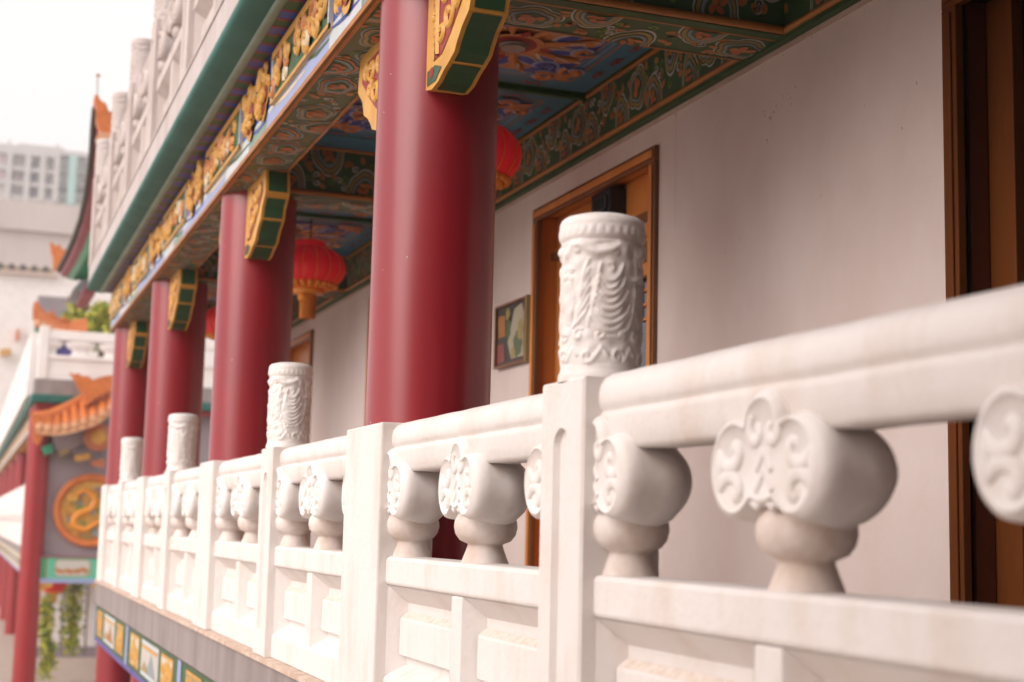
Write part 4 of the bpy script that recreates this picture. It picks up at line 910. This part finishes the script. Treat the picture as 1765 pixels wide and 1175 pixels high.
def tree(px,py,Y,rpx,hpx,n,label):
    rng=random.Random(int(px)); c=at(px,py,Y); r=rpx/FPX*Y; h=hpx/FPX*Y
    t=thing('tree',(c.x,c.y,GZ),label,'tree'); b=MB(); b.tube([(c.x,c.y,GZ),(c.x+.1,c.y,c.z-h),(c.x,c.y,c.z)],[.16,.10,.04],'bark',8)
    for k in range(7):
        a=rng.random()*6.3; b.tube([(c.x,c.y,c.z-h*.6),(c.x+math.cos(a)*r*.6,c.y+math.sin(a)*r*.6,c.z+rng.uniform(-.2,.6)*h)],[.05,.015],'bark',6)
    obj('trunk',b,t); b=MB(); cl=[(rng.gauss(0,.5),rng.gauss(0,.5),rng.gauss(0,.5)) for _ in range(26)]
    for k in range(n):
        q=rng.choice(cl); p=Vector((c.x+(q[0]+rng.gauss(0,.16))*r,c.y+(q[1]+rng.gauss(0,.16))*r,c.z+(q[2]+rng.gauss(0,.16))*h)); a=Vector((rng.gauss(0,1),rng.gauss(0,1),rng.gauss(0,.6))).normalized()*rng.uniform(.08,.15); e=a.cross(Vector((rng.random()+.1,rng.random(),rng.random()))).normalized()*.05
        b.add([p,p+a*.5+e,p+a,p+a*.5-e],[(0,1,2,3)],rng.choice(('leaf_yellow','leaf_yellow','leaf_lime')))
    obj('crown',b,t)
tree(172,560,30,40,46,3600,'yellow green tree behind the far balustrade and below the eave corner')
ornament('orange ridge ornament standing against the pale concrete beside the green eave',[(86,416),(91,419),(96,424),(103,421),(106,429),(122,432),(122,462),(112,470),(92,462),(92,445),(88,432)],26)
WB=thing('white_building',tuple(at(60,600,76)),'white rendered building with a dark tiled coping and one curtained window','building')
b=MB(); Y=76; A=at(-40,460,Y); B=at(200,475,Y); zw=(A.z+B.z)/2-.3; b.box(A.x,B.x+7,Y,Y+4,GZ,zw,'far_white'); obj('wall',b,WB)
b=MB(); b.box(A.x,at(100,460,Y).x,Y-.35,Y+.2,zw+.002,zw+.22,'pale_trim')
k=A.x
while k<at(96,460,Y).x: b.lathe([(.001,-.07),(.17,-.04),(.17,.9)],(k,Y-.34,zw+.34),'dark_tile',8,axis='y'); b.lathe([(.001,-.07),(.13,-.04),(.13,.7)],(k+.27,Y-.30,zw+.27),'tan_paint',8,axis='y'); k+=.54
obj('coping',b,WB)
p0,p1=at(65,510,Y),at(122,572,Y); b=MB(); b.box(p0.x-.13,p1.x+.13,Y-.11,Y-.002,p1.z-.13,p0.z+.13,'far_white'); b.box(p0.x,p1.x,Y-.12,Y-.111,p1.z,p0.z,'tower_grey'); w=obj('window',b,WB)
b=MB()
for i in range(14): x=p0.x+(p1.x-p0.x)*i/14; b.tube([(x+.06,Y-.18,p1.z),(x+.06,Y-.18,p0.z)],(p1.x-p0.x)/26,'gate_wall',6)
obj('curtain',b,w)
b=MB(); slab(b,[(0,602),(18,600),(20,610),(0,613)],Y-.6,.5,'gold_paint'); obj('orange_bracket',b,WB); b=MB(); slab(b,[(28,570),(33,565),(34,585),(27,588)],Y-.4,.3,'tile_orange'); obj('orange_spout',b,WB)
# concrete flyover and tower block
CV=thing('concrete_block',tuple(at(60,450,100)),'pale stained concrete band under the high rise block','building')
b=MB(); Y=100; A=at(-60,344,Y); B=at(190,362,Y); b.box(A.x,B.x+3,Y,Y+10,GZ,at(60,362,Y).z,'concrete'); b.box(A.x,B.x+3,Y-.4,Y,at(60,400,Y).z,at(60,350,Y).z,'concrete'); obj('wall',b,CV,None,.05)
TB=thing('high_rise',tuple(at(70,300,150)),'pale high rise block with dark windows and a mint green stripe in the haze','building')
Y=150; b=MB(); zt=at(80,255,Y).z; xa,xb=at(-60,300,Y).x,at(215,300,Y).x; b.box(xa,xb,Y,Y+20,GZ,zt,'tower_wall'); xq=at(32,250,Y).x; xr_=at(112,250,Y).x; b.box(xq,xr_,Y+.5,Y+15,zt,at(70,248,Y).z,'tower_wall'); obj('wall',b,TB)
b=MB()
for px,t in((17,236),(100,244)): p=at(px,258,Y); q=at(px,t,Y); b.tube([p+Vector((0,1,0)),q+Vector((0,1,0))],.12,'tower_grey',6)
obj('antenna',b,TB)
def rectp(x0,y0,x1,y1,m,d,name,par=TB): 
    a=at(x0,y0,Y); c=at(x1,y1,Y); q=MB(); q.box(a.x,c.x,Y-d,Y+.05,c.z,a.z,m); return obj(name,q,par)
for (x0,y0,x1,y1) in((50,298,62,313),(49,324,60,338),(51,280,63,288)): rectp(x0,y0,x1,y1,'tower_glass',.15,'window')
for (x0,y0,x1,y1,m) in((102,274,117,292,'tower_grey'),(131,276,148,292,'tower_grey'),(101,324,117,331,'tower_glass'),(129,326,145,332,'tower_glass'),(16,285,38,292,'tower_grey'),(18,300,38,308,'tower_pink'),(16,312,40,318,'tower_grey'),(74,294,90,302,'tower_grey'),(74,315,90,320,'tower_grey'),(0,290,8,308,'tower_pink'),(0,268,10,280,'tower_pink'),(100,300,117,312,'tower_wall'),(16,268,20,340,'tower_grey')): rectp(x0,y0,x1,y1,m,.12,'window')
rectp(119,272,127,356,'tower_teal',1.2,'green_stripe')
for x in(12,44,70,94,150): rectp(x,268,x+4,350,'tower_wall',1.0,'pier')
for y in(265,293,318,343): rectp(-5,y,95,y+3,'tower_wall',.8,'floor_band')
for y in(268,297,318,340): rectp(98,y,165,y+5,'tower_wall',.7,'floor_band')

# ================================================================ thin warm haze over the court
hm=bpy.data.materials.new('haze'); hm.use_nodes=True; ht=hm.node_tree; ht.nodes.clear()
ho=ht.nodes.new('ShaderNodeOutputMaterial'); hv=ht.nodes.new('ShaderNodeVolumePrincipled'); hv.inputs['Color'].default_value=(.97,.95,.94,1); hv.inputs['Density'].default_value=.0016
ht.links.new(hv.outputs[0],ho.inputs['Volume']); M['haze']=hm
b=MB(); b.box(-90,110,-25,200,GZ-1.2,46,'haze'); tag(obj('haze',b),None,None,kind='stuff')
